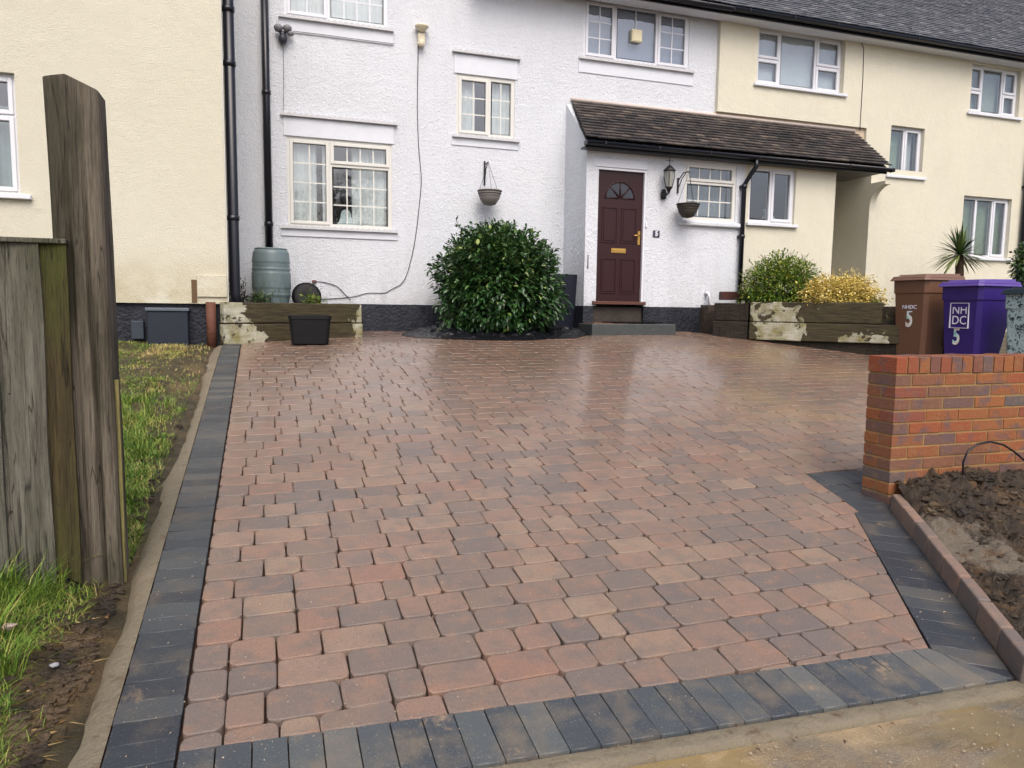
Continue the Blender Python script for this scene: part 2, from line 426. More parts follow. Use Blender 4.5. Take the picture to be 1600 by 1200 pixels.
vs = [(x, y, G(x, min(y, 12.5))-.09) for y in ys for x in xs]; nx = len(xs)
mb.add(vs, [(j*nx+i, j*nx+i+1, (j+1)*nx+i+1, (j+1)*nx+i) for j in range(len(ys)-1) for i in range(nx-1)])
mb.build('ground', gm, kind='structure')

# pavement in front: wet tarmac under a film of mud, with puddles
def pavement_mat():
    M = Mat('muddy_wet_pavement', .4, .5)
    c = M.mix(M.ramp(M.noise(1.6, 6, .62), [(.36, 0), (.54, 1)]), sr(92, 88, 80), sr(150, 130, 98))
    c = M.mix(M.ramp(M.noise(7, 6, .7, stretch=(.6, 2.0, 1)), [(.46, 0), (.66, .7)]), c, sr(124, 104, 74))
    c = M.mix(M.ramp(M.noise(260, 2, .6), [(.6, 0), (.68, .6)]), c, sr(196, 186, 164))
    pud = M.ramp(M.noise(1.3, 4, .5, stretch=(1, 1.6, 1), dist=.4), [(.44, 0), (.50, 1)])
    c = M.mix(M.math('MULTIPLY', pud, .6), c, sr(112, 96, 56))
    M.color(c); M.rough(M.rng(pud, 0, 1, .38, .06))
    inv = M.math('SUBTRACT', 1.0, pud)
    M.bump(M.math('MULTIPLY', M.noise(160, 3, .7), inv), .004); M.bump(M.math('MULTIPLY', M.noise(14, 5, .6), inv), .012)
    return M.m
def yfo(x): return 1.985-.036*(x-.5)            # outer line of the front border
def yfi(x): return 2.238-.040*(x-.4)            # inner line
grid(-6, 9, 60, -3, 1.99, 24, lambda x, y: G(x, y)-.030+.004*fb(x, y, 1.5), None).build('pavement', pavement_mat(), kind='structure')

# ------------------------------------------------------------------ driveway
drive = MB()
drive = grid(-.50, 9.5, 80, 1.9, 11.3, 76, lambda x, y: G(x, y)-.028,
             lambda x, y: y > 3.3 or x < 2.62+(y-1.93)*.70).build('driveway', sand_m, kind='structure')
def clip(poly, ax, ay, bx, by):                 # keep what is left of a->b
    out = []; n = len(poly)
    sd_ = lambda p: (bx-ax)*(p[1]-ay)-(by-ay)*(p[0]-ax)
    for i in range(n):
        p, q = poly[i], poly[(i+1) % n]; a, b = sd_(p), sd_(q)
        if a >= 0: out.append(p)
        if a*b < 0:
            t = a/(a-b); out.append((p[0]+(q[0]-p[0])*t, p[1]+(q[1]-p[1])*t))
    return out
def area(p): return abs(sum(p[i][0]*p[(i+1) % len(p)][1]-p[(i+1) % len(p)][0]*p[i][1] for i in range(len(p))))/2
def stone(mb, poly, z0, ch, drop, thick, r, tilt=(0, 0)):
    n = len(poly); cx = sum(p[0] for p in poly)/n; cy = sum(p[1] for p in poly)/n
    z = lambda x, y: G(x, y)+z0+tilt[0]*(x-cx)+tilt[1]*(y-cy)
    def ins(k):
        o = []
        for (x, y) in poly:
            dx, dy = x-cx, y-cy; L = math.hypot(dx, dy) or 1
            o.append((x-dx/L*k, y-dy/L*k))
        return o
    a = ins(ch); a1 = ins(ch*.35); vs = [(x, y, z(x, y)) for x, y in a]+[(x, y, z(x, y)-drop*.35) for x, y in a1]+[(x, y, z(x, y)-drop*1.3) for x, y in poly]+[(x, y, z(x, y)-thick) for x, y in poly]
    fs = [tuple(range(n))]
    for k in range(3):
        for i in range(n):
            j = (i+1) % n; fs.append((k*n+i, (k+1)*n+i, (k+1)*n+j, k*n+j))
    mb.add(vs, fs, r)
    sm = [True]*len(fs); mb.sm[-len(fs):] = [False]+[True]*(2*n)+[False]*n
def rrect(x0, x1, y0, y1, c, rnd):
    """rounded, slightly battered rectangle in row coordinates"""
    j = lambda: rnd.uniform(-.0025, .0025)
    P = []
    for (cx, cy, sx, sy) in ((x0, y0, 1, 1), (x1, y0, -1, 1), (x1, y1, -1, -1), (x0, y1, 1, -1)):
        k = c*rnd.uniform(.6, 1.5)
        pts = [(cx, cy+sy*k), (cx+sx*k*.3, cy+sy*k*.3), (cx+sx*k, cy)]
        if sx*sy < 0: pts.reverse()
        P += [(a+j(), b+j()) for a, b in pts]
    return P
rp = random.Random(11)
RT = .02; PITCH_R = .1655
pieces = []
y = 2.00; row = 0
while y < 11.2:
    x = -.268; first = True
    prev = None
    while x < 8.9:
        w = rp.choice([.243, .243, .243, .163, .163, .163, .123, .203]) if not first else rp.choice([.243, .163, .123, .20, .14]); first = False
        g = .0023; gy = .0046
        P = rrect(x+g, x+w-g, y+gy, y+PITCH_R-gy, .019, rp)
        P = [(a, b+RT*a) for a, b in P]
        xl = x; x += w
        P = clip(P, -.268, 12, -.268, 0)                        # left border
        if len(P) < 3: continue
        P = clip(P, -1, yfi(-1), 8, yfi(8))                     # front border
        if len(P) < 3: continue
        my = sum(p[1] for p in P)/len(P); mx_ = sum(p[0] for p in P)/len(P)
        if my < 3.47: P = clip(P, 2.50, 2.145, 3.36, 3.50)
        elif my < 4.05 and mx_ < 3.62: P = clip(P, 3.36, 3.50, 3.49, 4.05)
        elif my < 4.05: P = clip(P, 3.40, 4.052, 9, 4.052)
        elif mx_ > 3.45 and my < 4.2: P = clip(P, 3.40, 4.052, 9, 4.052)
        if len(P) < 3: continue
        cx = sum(p[0] for p in P)/len(P); cy = sum(p[1] for p in P)/len(P)
        if cy > 11.22 or area(P) < .0016: continue
        if cx > 7.0+(9.4-cy)*.8+.15 and cy > 7.6: continue      # under the raised bed
        zc = cx*.318+cy*.943
        pieces.append((zc, P, rp.random(), rp.uniform(-.0015, .0015), (rp.uniform(-.009, .009), rp.uniform(-.007, .007))))
    y += PITCH_R; row += 1
# strip behind the charcoal patch at the wall end
for yy, xx0 in ((4.07, 3.50),):
    pass
pieces.sort(key=lambda p: p[0])
rest = MB()
vis = 0
for zc, P, r, dz, tl in pieces:
    cx = sum(p[0] for p in P)/len(P); cy = sum(p[1] for p in P)/len(P)
    if vis < 300:
        b = MB(); stone(b, P, dz, .006, .004, .05, r, tl); b.build('paver', paver_m, drive); vis += 1
    else: stone(rest, P, dz, .006, .005, .045, r, tl)
rest.build('paver_field', paver_m, drive, kind='stuff')
# charcoal border blocks
rb = random.Random(5)
def blk(P, thick=.06, z=.0, mat=None):
    b = MB(); stone(b, P, z+rb.uniform(-.0012, .0012), .0035, .0025, thick, rb.random(), (rb.uniform(-.006, .006), rb.uniform(-.006, .006)))
    b.build('border_block', mat or block_m, drive)
def quadp(x0, x1, y0, y1, g=.0018): return [(x0+g, y0+g), (x1-g, y0+g), (x1-g, y1-g), (x0+g, y1-g)]
y = 1.50
while y < 9.35:
    P = quadp(-.472+rb.uniform(-.002, .002), -.272, y, y+.1035)
    P = clip(P, -1, yfo(-1)-.02, 8, yfo(8)-.02)
    if len(P) > 2 and area(P) > .002: blk(P)
    y += .1035
x = -.268
while x < 2.72:
    w = .1035
    yi0, yi1 = yfi(x), yfi(x+w); yo0, yo1 = yfo(x), yfo(x+w)
    P = [(x+.0018, yo0+.003), (x+w-.0018, yo1+.003), (x+w-.0018, yi1-.003), (x+.0018, yi0-.003)]
    P = clip(P, 2.655, 1.87, 2.50, 2.145)
    if len(P) > 2 and area(P) > .002: blk(P, mat=block_pale)
    x += w
# right border, along the kerb line
ax, ay, bx, by = 2.50, 2.13, 3.36, 3.50
dx, dy = bx-ax, by-ay; L = math.hypot(dx, dy); tx, ty = dx/L, dy/L; nxx, nyy = ty, -tx
s = -.36; WB = .252
while s < L+.10:
    e = s+.1035
    P = [(ax+tx*s+nxx*.002, ay+ty*s+nyy*.002), (ax+tx*s+nxx*WB, ay+ty*s+nyy*WB), (ax+tx*(e-.0035)+nxx*WB, ay+ty*(e-.0035)+nyy*WB), (ax+tx*(e-.0035)+nxx*.002, ay+ty*(e-.0035)+nyy*.002)]
    P = clip(P, -1, yfo(-1)+.003, 8, yfo(8)+.003)
    if len(P) >= 3 and s < .05: P = clip(P, 2.503, 2.145, 2.658, 1.87)
    if len(P) > 2 and area(P) > .002: blk(P)
    s = e
# the charcoal patch round the wall end
for (y0, y1) in ((3.512, 3.612), (3.615, 3.715), (3.718, 3.82)):
    P = clip(quadp(3.30, 3.602, y0, y1), 3.363, 3.50, 3.493, 4.05)
    P = [p for p in P]
    P2 = clip(quadp(3.30, 3.602, y0, y1), 3.493, 4.05, 3.363, 3.50)
    blk(P2)
for k in range(-2, 7):
    x0 = 3.51+k*.1035
    P = clip(quadp(x0, x0+.1035, 3.823, 4.045), 3.493, 4.05, 3.363, 3.50)
    if len(P) > 2 and area(P) > .001: blk(P)
for k in range(5):
    x0 = 3.606+k*.1035; blk(quadp(x0, x0+.1035, 3.68, 3.82))
# haunching of concrete left and front
mb = MB()
N = 150
vs = []
for i in range(N+1):
    y = 1.55+i*(9.3-1.55)/N
    o = -.575-.035*fb(0, y, 2.2, 3, 4)-.045*max(0, 1-abs(y-2.0)/1.2)-.02*math.sin(y*1.7)
    for (x, h) in ((-.474, -.004), (-.50, -.006), ((o-.50)/2, -.022+.006*fb(2, y, 5)), (o, -.055), (o-.01, -.12)):
        vs.append((x, y, G(x, y)+h))
mb.add(vs, [(i*5+k, i*5+k+1, i*5+k+6, i*5+k+5) for i in range(N) for k in range(4)], .5, True)
mb.build('concrete_haunch', conc_m, kind='structure')
mb = MB(); vs = []; N = 120
for i in range(N+1):
    x = -.50+i*(3.6)/N
    for (d, h) in ((0, -.012), (-.010, -.009), (-.04, -.010), (-.066, -.011), (-.070, -.03), (-.078, -.10)):
        yy = yfo(x)+d+.0012*fb(x, d, 6); vs.append((x, yy, G(x, yy)+h+.0012*fb(x, d*4, 9, 3, 3)))
mb.add(vs, [(i*6+k, (i+1)*6+k, (i+1)*6+k+1, i*6+k+1) for i in range(N) for k in range(5)], .5, True)
mb.build('edging_strip', conc_m, kind='structure')
# grit and crumbs lying on the drive and pavement
mb = MB(); rg = random.Random(9)
for k in range(1500):
    if k < 500: x = rg.uniform(.4, 3.6); y = rg.uniform(1.35, yfo(x)-.1); z = G(x, y)-.02; s = rg.uniform(.001, .003)
    else:
        y = 2.1+abs(rg.gauss(0, 1.6)); x = rg.uniform(-.45, 3.1); z = G(x, y)+.001; s = rg.uniform(.001, .0026)
        if y < 4.2 and x > 2.7+(y-2)*.62: continue
    mb.obox((x, y, z+s*.4), Vector((1, rg.uniform(-1, 1), .2)).normalized(), Vector((rg.uniform(-.5, .5), 1, 0)).normalized(), (0, 0, 1), s, s*.8, s*.6, rg.random())
mb.build('grit', simple('pale_grit', sr(176, 162, 140), .8, .2, .4, 40), kind='stuff')
# a few larger crumbs and leaves in the wet
mb = MB()
for (px, py) in ((1185, 1168), (1240, 1155), (1245, 1150), (1150, 1128), (1375, 1133), (1395, 1128), (1320, 1155), (560, 1143)):
    d = ray(px, py); k = -CAMZ/(d.z-.1253*d.y); x, y = d.x*k, d.y*k
    a = rg.uniform(0, 3); s = rg.uniform(.005, .010)
    u = Vector((math.cos(a), math.sin(a), 0)); v = Vector((-math.sin(a), math.cos(a), 0)); c = Vector((x, y, G(x, y)-.012))
    mb.add([c-u*s*1.4, c-v*s*.7+Vector((0, 0, .006)), c+u*s*1.4+Vector((0, 0, .004)), c+v*s*.7+Vector((0, 0, .009)), c+Vector((0, 0, .011))], [(0, 1, 4), (1, 2, 4), (2, 3, 4), (3, 0, 4)])
mb.build('fallen_leaf_litter', simple('brown_leaf', sr(74, 50, 38), .6, .3, .3), kind='stuff')

# ------------------------------------------------------------------ lawn at the left
def lawn_h(x, y):
    return G(x, y)-.02+.03*fb(x, y, 1.2, 4, 2)+.02*fb(x, y, 5, 3, 8)*1+min(.05, max(0, (-.62-x)*.12))
def bare(x, y):                                   # 1 where earth shows
    d = -.57-x
    n = fb(x, y, 2.2, 4, 12)
    w = .04 if y > 3.6 else .17
    if y > 6.4: w = .30
    return 1 if d < w+.11*n else 0
grid(-9, -.50, 150, .6, 9.48, 190, lambda x, y: lawn_h(x, y)+(.012*fb(x, y, 14, 4, 5) if x > -2 else 0)-(max(0, x+.60))*.6).build('lawn', lawn_soil, kind='structure')
rgr = random.Random(21)
def blade(mb, x, y, z, h, lean, a, w, r):
    dx, dy = math.cos(a), math.sin(a); px_, py_ = -dy*w, dx*w
    p = []
    for t, k in ((0, 1.0), (.45, .8), (.8, .45)):
        b = lean*t*t; p.append((x+dx*b-px_*k, y+dy*b-py_*k, z+h*t*(1-.25*t*lean/h))); p.append((x+dx*b+px_*k, y+dy*b+py_*k, z+h*t*(1-.25*t*lean/h)))
    p.append((x+dx*lean, y+dy*lean, z+h*(1-.28*lean/h)))
    mb.add(p, [(0, 1, 3, 2), (2, 3, 5, 4), (4, 5, 6)], r)
mb = MB()
for k in range(46000):                            # lawn behind the fence
    y = 3.6+5.9*rgr.random()**1.3; x = -.60-rgr.random()*(.5+.22*(y-3.4))
    nn = fb(x, y, 2.4, 4, 12)
    if bare(x, y) and rgr.random() > .22: continue
    if nn < -.25 and rgr.random() < .6: continue
    h = rgr.uniform(.012, .042)*(1.1+nn); pale = .0 if rgr.random() > .25 else .4
    if y > 7.6 and x > -1.2: pale = .5
    blade(mb, x, y, lawn_h(x, y)-.005, max(.02, h), h*rgr.uniform(.3, 1.6), rgr.uniform(0, 6.28), .0026, min(1, max(0, .45+.5*fb(x, y, 3, 3, 30)+rgr.uniform(-.3, .3)+pale)))
for k in range(42):                                # tussocks by the strip
    cy = rgr.uniform(3.7, 6.5); cx = -.72-rgr.random()*.35
    for q in range(55):
        a = rgr.uniform(0, 6.28); h = rgr.uniform(.05, .13)
        x = cx+rgr.gauss(0, .03); y = cy+rgr.gauss(0, .03)
        blade(mb, x, y, lawn_h(x, y)-.005, h, h*rgr.uniform(.3, 1.1), a, .0022, min(1, max(0, rgr.gauss(.5, .2))))
mb.build('lawn_grass', grass_m, kind='stuff')
mb = MB()
for k in range(40000):                            # rough grass before the fence
    y = rgr.uniform(1.5, 3.40); x = -.66-rgr.random()**.8*1.25
    if bare(x, y) and rgr.random() > .06: continue
    d = -.8-x; h = rgr.uniform(.02, .085)*(1+.3*fb(x, y, 2, 3, 3))*(1.3 if d > .15 else .8)
    a = rgr.uniform(0, 6.28)
    blade(mb, x, y, lawn_h(x, y)-.006, h, h*rgr.uniform(.4, 1.7), a, rgr.uniform(.0009, .0018), min(1, max(0, rgr.gauss(.48, .22)+.35*fb(x, y, 3, 3, 31))))
for k in range(26):
    y = rgr.uniform(2.2, 3.4); x = -.80-rgr.random()*.7
    for q in range(60):
        a = rgr.uniform(-2.2, 1.6); h = rgr.uniform(.09, .22)
        xx = x+rgr.gauss(0, .025); yy = y+rgr.gauss(0, .025)
        blade(mb, xx, yy, lawn_h(xx, yy)-.006, h, h*rgr.uniform(.35, 1.2), a, .0021, min(1, max(0, rgr.gauss(.45, .22))))
mb.build('rough_grass', grass_m, kind='stuff')
# crumbs of earth along the haunch
mb = MB()
def lump(mb, c, s, rn, r=.5, n=5):
    vs = []; fs = []
    for i in range(n+1):
        th = math.pi*i/n
        for k in range(6):
            ph = k*math.pi/3+i*.5; q = s*(.65+.55*rn.random())
            vs.append((c[0]+q*math.sin(th)*math.cos(ph)*1.2, c[1]+q*math.sin(th)*math.sin(ph), c[2]+q*math.cos(th)*.62))
    for i in range(n):
        for k in range(6):
            j = (k+1) % 6; fs.append((i*6+k, (i+1)*6+k, (i+1)*6+j, i*6+j))
    mb.add(vs, fs, r, False)
rl = random.Random(33)
for k in range(1500):
    y = 1.5+abs(rl.gauss(0, 1.3)); x = -.60-abs(rl.gauss(0, .11))-(.04 if y < 2.6 else 0)
    s = rl.uniform(.004, .018)*(1 if rl.random() < .85 else 1.8)
    lump(mb, (x, y, lawn_h(x, y)-(max(0, x+.60))*.6+s*.2), s, rl, rl.random(), 3)
mb.build('earth_crumbs', soil_m, kind='stuff')
mb = MB()
for k in range(260):
    y = 1.6+abs(rl.gauss(0, 1.1)); x = -.585-abs(rl.gauss(0, .13)); z = lawn_h(x, y)-(max(0, x+.60))*.6+.004
    a = rl.uniform(0, 3.14); L_ = rl.uniform(.008, .05); w_ = .0012 if L_ > .018 else rl.uniform(.004, .009)
    u = Vector((math.cos(a), math.sin(a), rl.uniform(-.05, .2)))*L_; v = Vector((-math.sin(a), math.cos(a), 0))*w_; c = Vector((x, y, z))
    mb.add([c-u, c-v+Vector((0, 0, .003)), c+u, c+v+Vector((0, 0, .004))], [(0, 1, 2), (0, 2, 3)], rl.random())
_m = Mat('dead_litter', .8, .2); _m.color(_m.ramp(_m.attr(), [(0, sr(70, 50, 34)), (.5, sr(120, 94, 58)), (1, sr(176, 156, 110))]))
mb.build('dead_litter', _m.m, kind='stuff')
for (px, py, s, col, lb, nm) in ((14, 978, .022, sr(196, 172, 164), 'pale pinkish stone lying in the long grass left of the drive', 'stone'),
                                 (84, 1028, .013, sr(140, 142, 144), 'small whitish chip of stone on the mud below the grass', 'stone')):
    d = ray(px, py); k = -(CAMZ-.06)/(d.z-.1253*d.y); b = MB()
    lump(b, (d.x*k, d.y*k, G(d.x*k, d.y*k)+.06 if s > .02 else lawn_h(d.x*k, d.y*k)+.03), s, rl, .5, 5)
    tag(b.build(nm, simple(nm+'_rock', col, .8, .2, .1), smooth=True), lb, 'stone')

# ------------------------------------------------------------------ fence and gatepost
post = thing('gatepost', (-.70, 3.50, G(-.7, 3.5)), 'thick old weathered grey-brown timber gatepost with pointed top at end of fence', 'post')
mb = MB(); px0, px1, py0, py1 = -.795, -.605, 3.42, 3.60
prof = []
nz = 26; zt0 = G(-.7, 3.5)-.15; ztop = CAMZ+.257*3.43
vs = []; per = []
ring = []
for i in range(nz+1):
    t = i/nz; z = zt0+(ztop-zt0)*t
    lean = -.02*(t-.4)
    rn = []
    for (u, v) in [(0, .06), (0, .5), (0, .94), (.06, 1), (.5, 1), (.94, 1), (1, .94), (1, .5), (1, .06), (.95, 0), (.72, 0), (.66, .045), (.60, 0), (.40, .0), (.33, .035), (.26, 0), (.05, 0)]:
        deep = 1 if v not in (.045, .035) else min(1, max(0, (1.02-t)*3))
        vv = v if v not in (.045, .035) else v*deep*3.0
        w = .004*noise.noise(Vector((u*5, v*5, z*2.2)))
        rn.append((px0+(px1-px0)*u+lean+w, py0+(py1-py0)*vv+w, z))
    vs += rn; n = len(rn)
fs = []
for i in range(nz):
    for k in range(n):
        j = (k+1) % n; fs.append((i*n+k, i*n+j, (i+1)*n+j, (i+1)*n+k))
# pitched top: ridge runs front to back-left of the middle
base = nz*n; top = []
vs = [list(p) for p in vs]
for k in range(n):
    x, y, z = vs[base+k]
    u = (x-px0+.012)/(px1-px0)
    vs[base+k][2] = ztop+(.018*u/.4 if u < .4 else .018-.050*(u-.4)/.6)
cxx = px0+(px1-px0)*.40-.012
vs.append([cxx, (py0+py1)/2, ztop+.034])
for k in range(n):
    j = (k+1) % n; fs.append((base+k, base+j, len(vs)-1))
mb.add(vs, fs, .5, False)
mb.build('post_timber', post_m, post)
b = MB(); b.box(-.612, -.590, 3.455, 3.475, G(-.6, 3.4)-.03, 1.28); b.build('split_strip', pale_w, post, bevel=.003)
fence = thing('board_fence', (-1.2, 3.5, G(-1.2, 3.5)), 'weathered grey feather-edge timber fence with mossy boards left of the gatepost', 'fence')
zt = CAMZ+.066*3.5
ex = [-.745, -.838, -1.0, -1.16, -1.32, -1.48, -1.64, -1.80]
rf = random.Random(3)
for i in range(len(ex)-1):
    x1, x0 = ex[i], ex[i+1]-.02
    zb = G(x0, 3.5)+(-.01 if i else .02)+rf.uniform(-.01, .02)
    yv = 3.388; b = MB(); n = 14; vs = []
    for k in range(n+1):
        t = k/n; z = zb+(zt-zb)*t
        wv = .004*math.sin(t*9+i)*(1 if i == 1 else .5)
        for (x, y_) in ((x0, yv+.012), (x1+wv, yv-.010), (x1+wv, yv+.010), (x0, yv+.022)):
            vs.append((x, y_, z+(0 if not (k == 0 and i == 0) else (.05 if x == x0 else -.02))))
    fs = [(3, 2, 1, 0), (n*4, n*4+1, n*4+2, n*4+3)]
    for k in range(n):
        for q in range(4):
            j = (q+1) % 4; fs.append((k*4+q, k*4+j, k*4+4+j, k*4+4+q))
    b.add(vs, fs); o = b.build('board', green_b if i == 0 else board_m, fence)
    if i == 0: o['label'] = 'narrow green mossy board beside the gatepost'
    for zn in (zt-.05, zb+.32, zb+.80):
        bb = MB(); cx_ = x0+.035+rf.random()*.02
        N_ = 8; vv = [(cx_+.0038*math.cos(6.2832*k/N_), yv+.0045-.002, zn+.0038*math.sin(6.2832*k/N_)) for k in range(N_)]+[(cx_+.0038*math.cos(6.2832*k/N_), yv+.012, zn+.0038*math.sin(6.2832*k/N_)) for k in range(N_)]
        bb.add(vv, [tuple(range(N_))]+[(k, (k+1) % N_, (k+1) % N_+N_, k+N_) for k in range(N_)]); bb.build('nail', black_iron, o)
b = MB(); b.box(-1.86, -.742, 3.37, 3.455, zt+.002, zt+.022); b.build('capping', board_m, fence, bevel=.004)
for z in (zt-.16, G(-1.2, 3.5)+.2):
    b = MB(); b.box(-1.86, -.81, 3.412, 3.46, z, z+.08); b.build('rail', board_m, fence)

# ------------------------------------------------------------------ brick wall
def brick_mat():
    M = Mat('stock_brick', .8, .25)
    c = M.ramp(M.attr(), [(0, sr(106, 82, 74)), (.10, sr(122, 86, 68)), (.24, sr(134, 86, 60)), (.5, sr(140, 88, 56)), (.7, sr(145, 94, 58)), (.86, sr(142, 78, 54)), (.94, sr(116, 78, 68)), (1, sr(94, 90, 88))])
    c = M.mix(M.ramp(M.noise(7.5, 3, .5), [(.54, 0), (.64, .8)]), c, sr(100, 84, 84))
    c = M.mix(M.ramp(M.noise(16, 4, .6), [(.56, 0), (.7, .5)]), c, sr(138, 108, 76))
    c = M.mix(M.ramp(M.noise(70, 4, .7), [(.3, .5), (.46, 0)]), c, sr(92, 58, 46))
    c = M.mix(M.ramp(M.noise(40, 3, .6), [(.60, 0), (.74, .5)]), c, sr(150, 114, 86))
    M.color(c); M.bump(M.noise(40, 5, .65), .006); M.bump(M.noise(160, 3, .7), .002)
    return M.m
brick_m = brick_mat()
mortar_m = simple('sandy_mortar', sr(150, 124, 82), .9, .15, .22, 14, .006, 70)
XW, YN, YFW = 3.605, 3.455, 3.67
zw0 = G(XW, YN)-.08; ztopw = CAMZ-.0745*YN
wall = thing('brick_wall', (XW+.1, YN+.1, G(XW, YN)), 'low new red-orange brick garden wall with brick-on-edge coping beside drive', 'wall')
XE = 6.3
b = MB(); b.box(XW+.004, XE, YN+.004, YFW-.004, zw0, ztopw-.008); b.build('mortar', mortar_m, wall)
rbk = random.Random(15)
def brick(x0, x1, y0, y1, z0, z1, r=None):
    bb = MB(); j = lambda: rbk.uniform(-.0018, .0018)
    bb.box(x0+j(), x1+j(), y0+j(), y1+j(), z0+j()*.6, z1+j()*.6, r if r is not None else rbk.random(), c=.0028)
    return bb.build('brick', brick_m, wall)
cb = ztopw-.1025
x = XW
k = 0
while x < XE-.09:                                  # coping: bricks on edge
    brick(x+(.0 if k else -.004), x+.0765, YN-.004, YFW+.004, cb+rbk.uniform(-.001, .001), ztopw+rbk.uniform(-.003, .003)); x += .0875; k += 1
zc_ = cb-.010
for c in range(11):
    z1 = zc_-c*.0743; z0 = z1-.0645
    if z1 < zw0: break
    odd = c % 2
    x = XW
    if odd:   # two headers across the end seen as a stretcher start on the face
        brick(x, x+.25, YN, YN+.1025, z0, z1, .9 if c in (1, 3) else None); brick(x, x+.25, YFW-.1025, YFW, z0, z1)
        x += .261
    else:
        brick(x, x+.12, YN, YFW, z0, z1, .05 if c == 0 else None); x += .131
    while x < XE-.26:
        brick(x, x+.25, YN, YN+.1025, z0, z1)
        if c == 0: brick(x, x+.25, YFW-.1025, YFW, z0, z1)
        x += .261
b = MB(); b.box(XW+.23, XE-.1, YFW-.05, YFW-.001, zw0, cb-.09); b.build('back_face', brick_m, wall)

# ------------------------------------------------------------------ edging and soil bed right
edg = thing('garden_edging', (3.0, 2.6, G(3, 2.6)), 'row of upright tumbled setts edging the soil bed right of the drive', 'edging')
e0 = Vector((2.660, 1.885)); e1 = Vector((3.585, 3.43)); ed = (e1-e0); EL = ed.length; ed.normalize(); en = Vector((ed.y, -ed.x))
s = 0; k = 0
while s < EL-.03:
    ln = .218 if EL-s > .22 else EL-s-.004
    c = e0+ed*(s+ln/2)+en*.028; z = G(c.x, c.y)
    bb = MB(); bb.obox((c.x, c.y, z+.012), (ed.x, ed.y, .1253*ed.y), (en.x, en.y, 0), (0, -.12*ed.y, 1), ln/2-.0025, .027, .088+rb.uniform(-.004, .002), [.02, .9, .1, .66, .3, .16, .7, .45][k % 8])
    o = bb.build('sett', paver_m, edg, bevel=.008); s += .222; k += 1
def bed_line(x, y): return (x-e0.x)*en.x+(y-e0.y)*en.y     # distance right of the edging
def soil_h(x, y):
    d = bed_line(x, y)
    base = G(x, y)+.045-.03*max(0, 1-d/.1)+.10*max(0, min(1, (y-2.9)/.45))*(.5+.5*min(1, d/.3))
    n1 = fb(x, y, 2.3, 5, 50); n2 = abs(fb(x, y, 7, 5, 70)); n3 = fb(x, y, 24, 4, 90)
    flat = max(0, 1-math.hypot(x-3.50, (y-2.75)*.8)/.34)
    return base+(1-.8*flat)*(.050*n1+.070*n2+.024*n3)-.02*flat
grid(2.60, 6.2, 330, 1.6, 3.454, 190, soil_h, lambda x, y: bed_line(x, y) > .052).build('soil_bed', bed_m, kind='structure')
mb = MB()
for k in range(1300):
    x = rl.uniform(2.8, 5.2); y = rl.uniform(2.1, 3.4)
    if bed_line(x, y) < .1: continue
    if math.hypot(x-3.5, y-2.75) < .25 and rl.random() < .8: continue
    s = rl.uniform(.005, .022)*(1.9 if y > 3.0 and rl.random() < .4 else 1)
    lump(mb, (x, y, soil_h(x, y)+s*.2), s, rl, rl.random(), 4)
mb.build('soil_clods', soil_m, kind='stuff')
b = MB(); pts = []
for (px, py) in ((1508, 765), (1504, 745), (1505, 722), (1512, 705), (1527, 694), (1547, 690), (1568, 695), (1585, 706), (1600, 719), (1625, 735)):
    x, z = fac(px, py, 3.36); pts.append((x, 3.36+.0*px, z))
b.tube(pts, .0065, 8); tag(b.build('hose', black_pl), 'thin black hose looping out of the dug soil before the brick wall', 'hose')

# ------------------------------------------------------------------ houses
DM, DP, DC, DR = 11.3, 10.45, 9.5, 11.22
def wall_cells(mb, x0, x1, z0, z1, D, holes, depth=.12, thick=.25, step=1.2):
    xs = sorted({x0, x1}|{h[0] for h in holes}|{h[1] for h in holes}); zs = sorted({z0, z1}|{h[2] for h in holes}|{h[3] for h in holes})
    xs = [x for x in xs if x0 <= x <= x1]; zs = [z for z in zs if z0 <= z <= z1]
    for i in range(len(xs)-1):
        for j in range(len(zs)-1):
            cx, cz = (xs[i]+xs[i+1])/2, (zs[j]+zs[j+1])/2
            if any(h[0] < cx < h[1] and h[2] < cz < h[3] for h in holes): continue
            mb.add([(xs[i], D, zs[j]), (xs[i+1], D, zs[j]), (xs[i+1], D, zs[j+1]), (xs[i], D, zs[j+1])], [(0, 1, 2, 3)])
            mb.add([(xs[i], D+thick, zs[j]), (xs[i+1], D+thick, zs[j]), (xs[i+1], D+thick, zs[j+1]), (xs[i], D+thick, zs[j+1])], [(3, 2, 1, 0)])
    def rimq(a, b_, c_, d_, s):
        # a..b x, c..d z rect outline
        for (p, q) in (((a, c_), (b_, c_)), ((b_, c_), (b_, d_)), ((b_, d_), (a, d_)), ((a, d_), (a, c_))):
            mb.add([(p[0], D, p[1]), (q[0], D, q[1]), (q[0], D+thick, q[1]), (p[0], D+thick, p[1])], [(0, 1, 2, 3) if s < 0 else (3, 2, 1, 0)])
    for h in holes: rimq(*h, 1)
    rimq(x0, x1, z0, z1, -1)
def rectpx(D, L, R, T, B):
    """window rectangle from one measured point on each edge"""
    return FX(*L, D), FX(*R, D), FZ(*B, D), FZ(*T, D)
rw = random.Random(77)
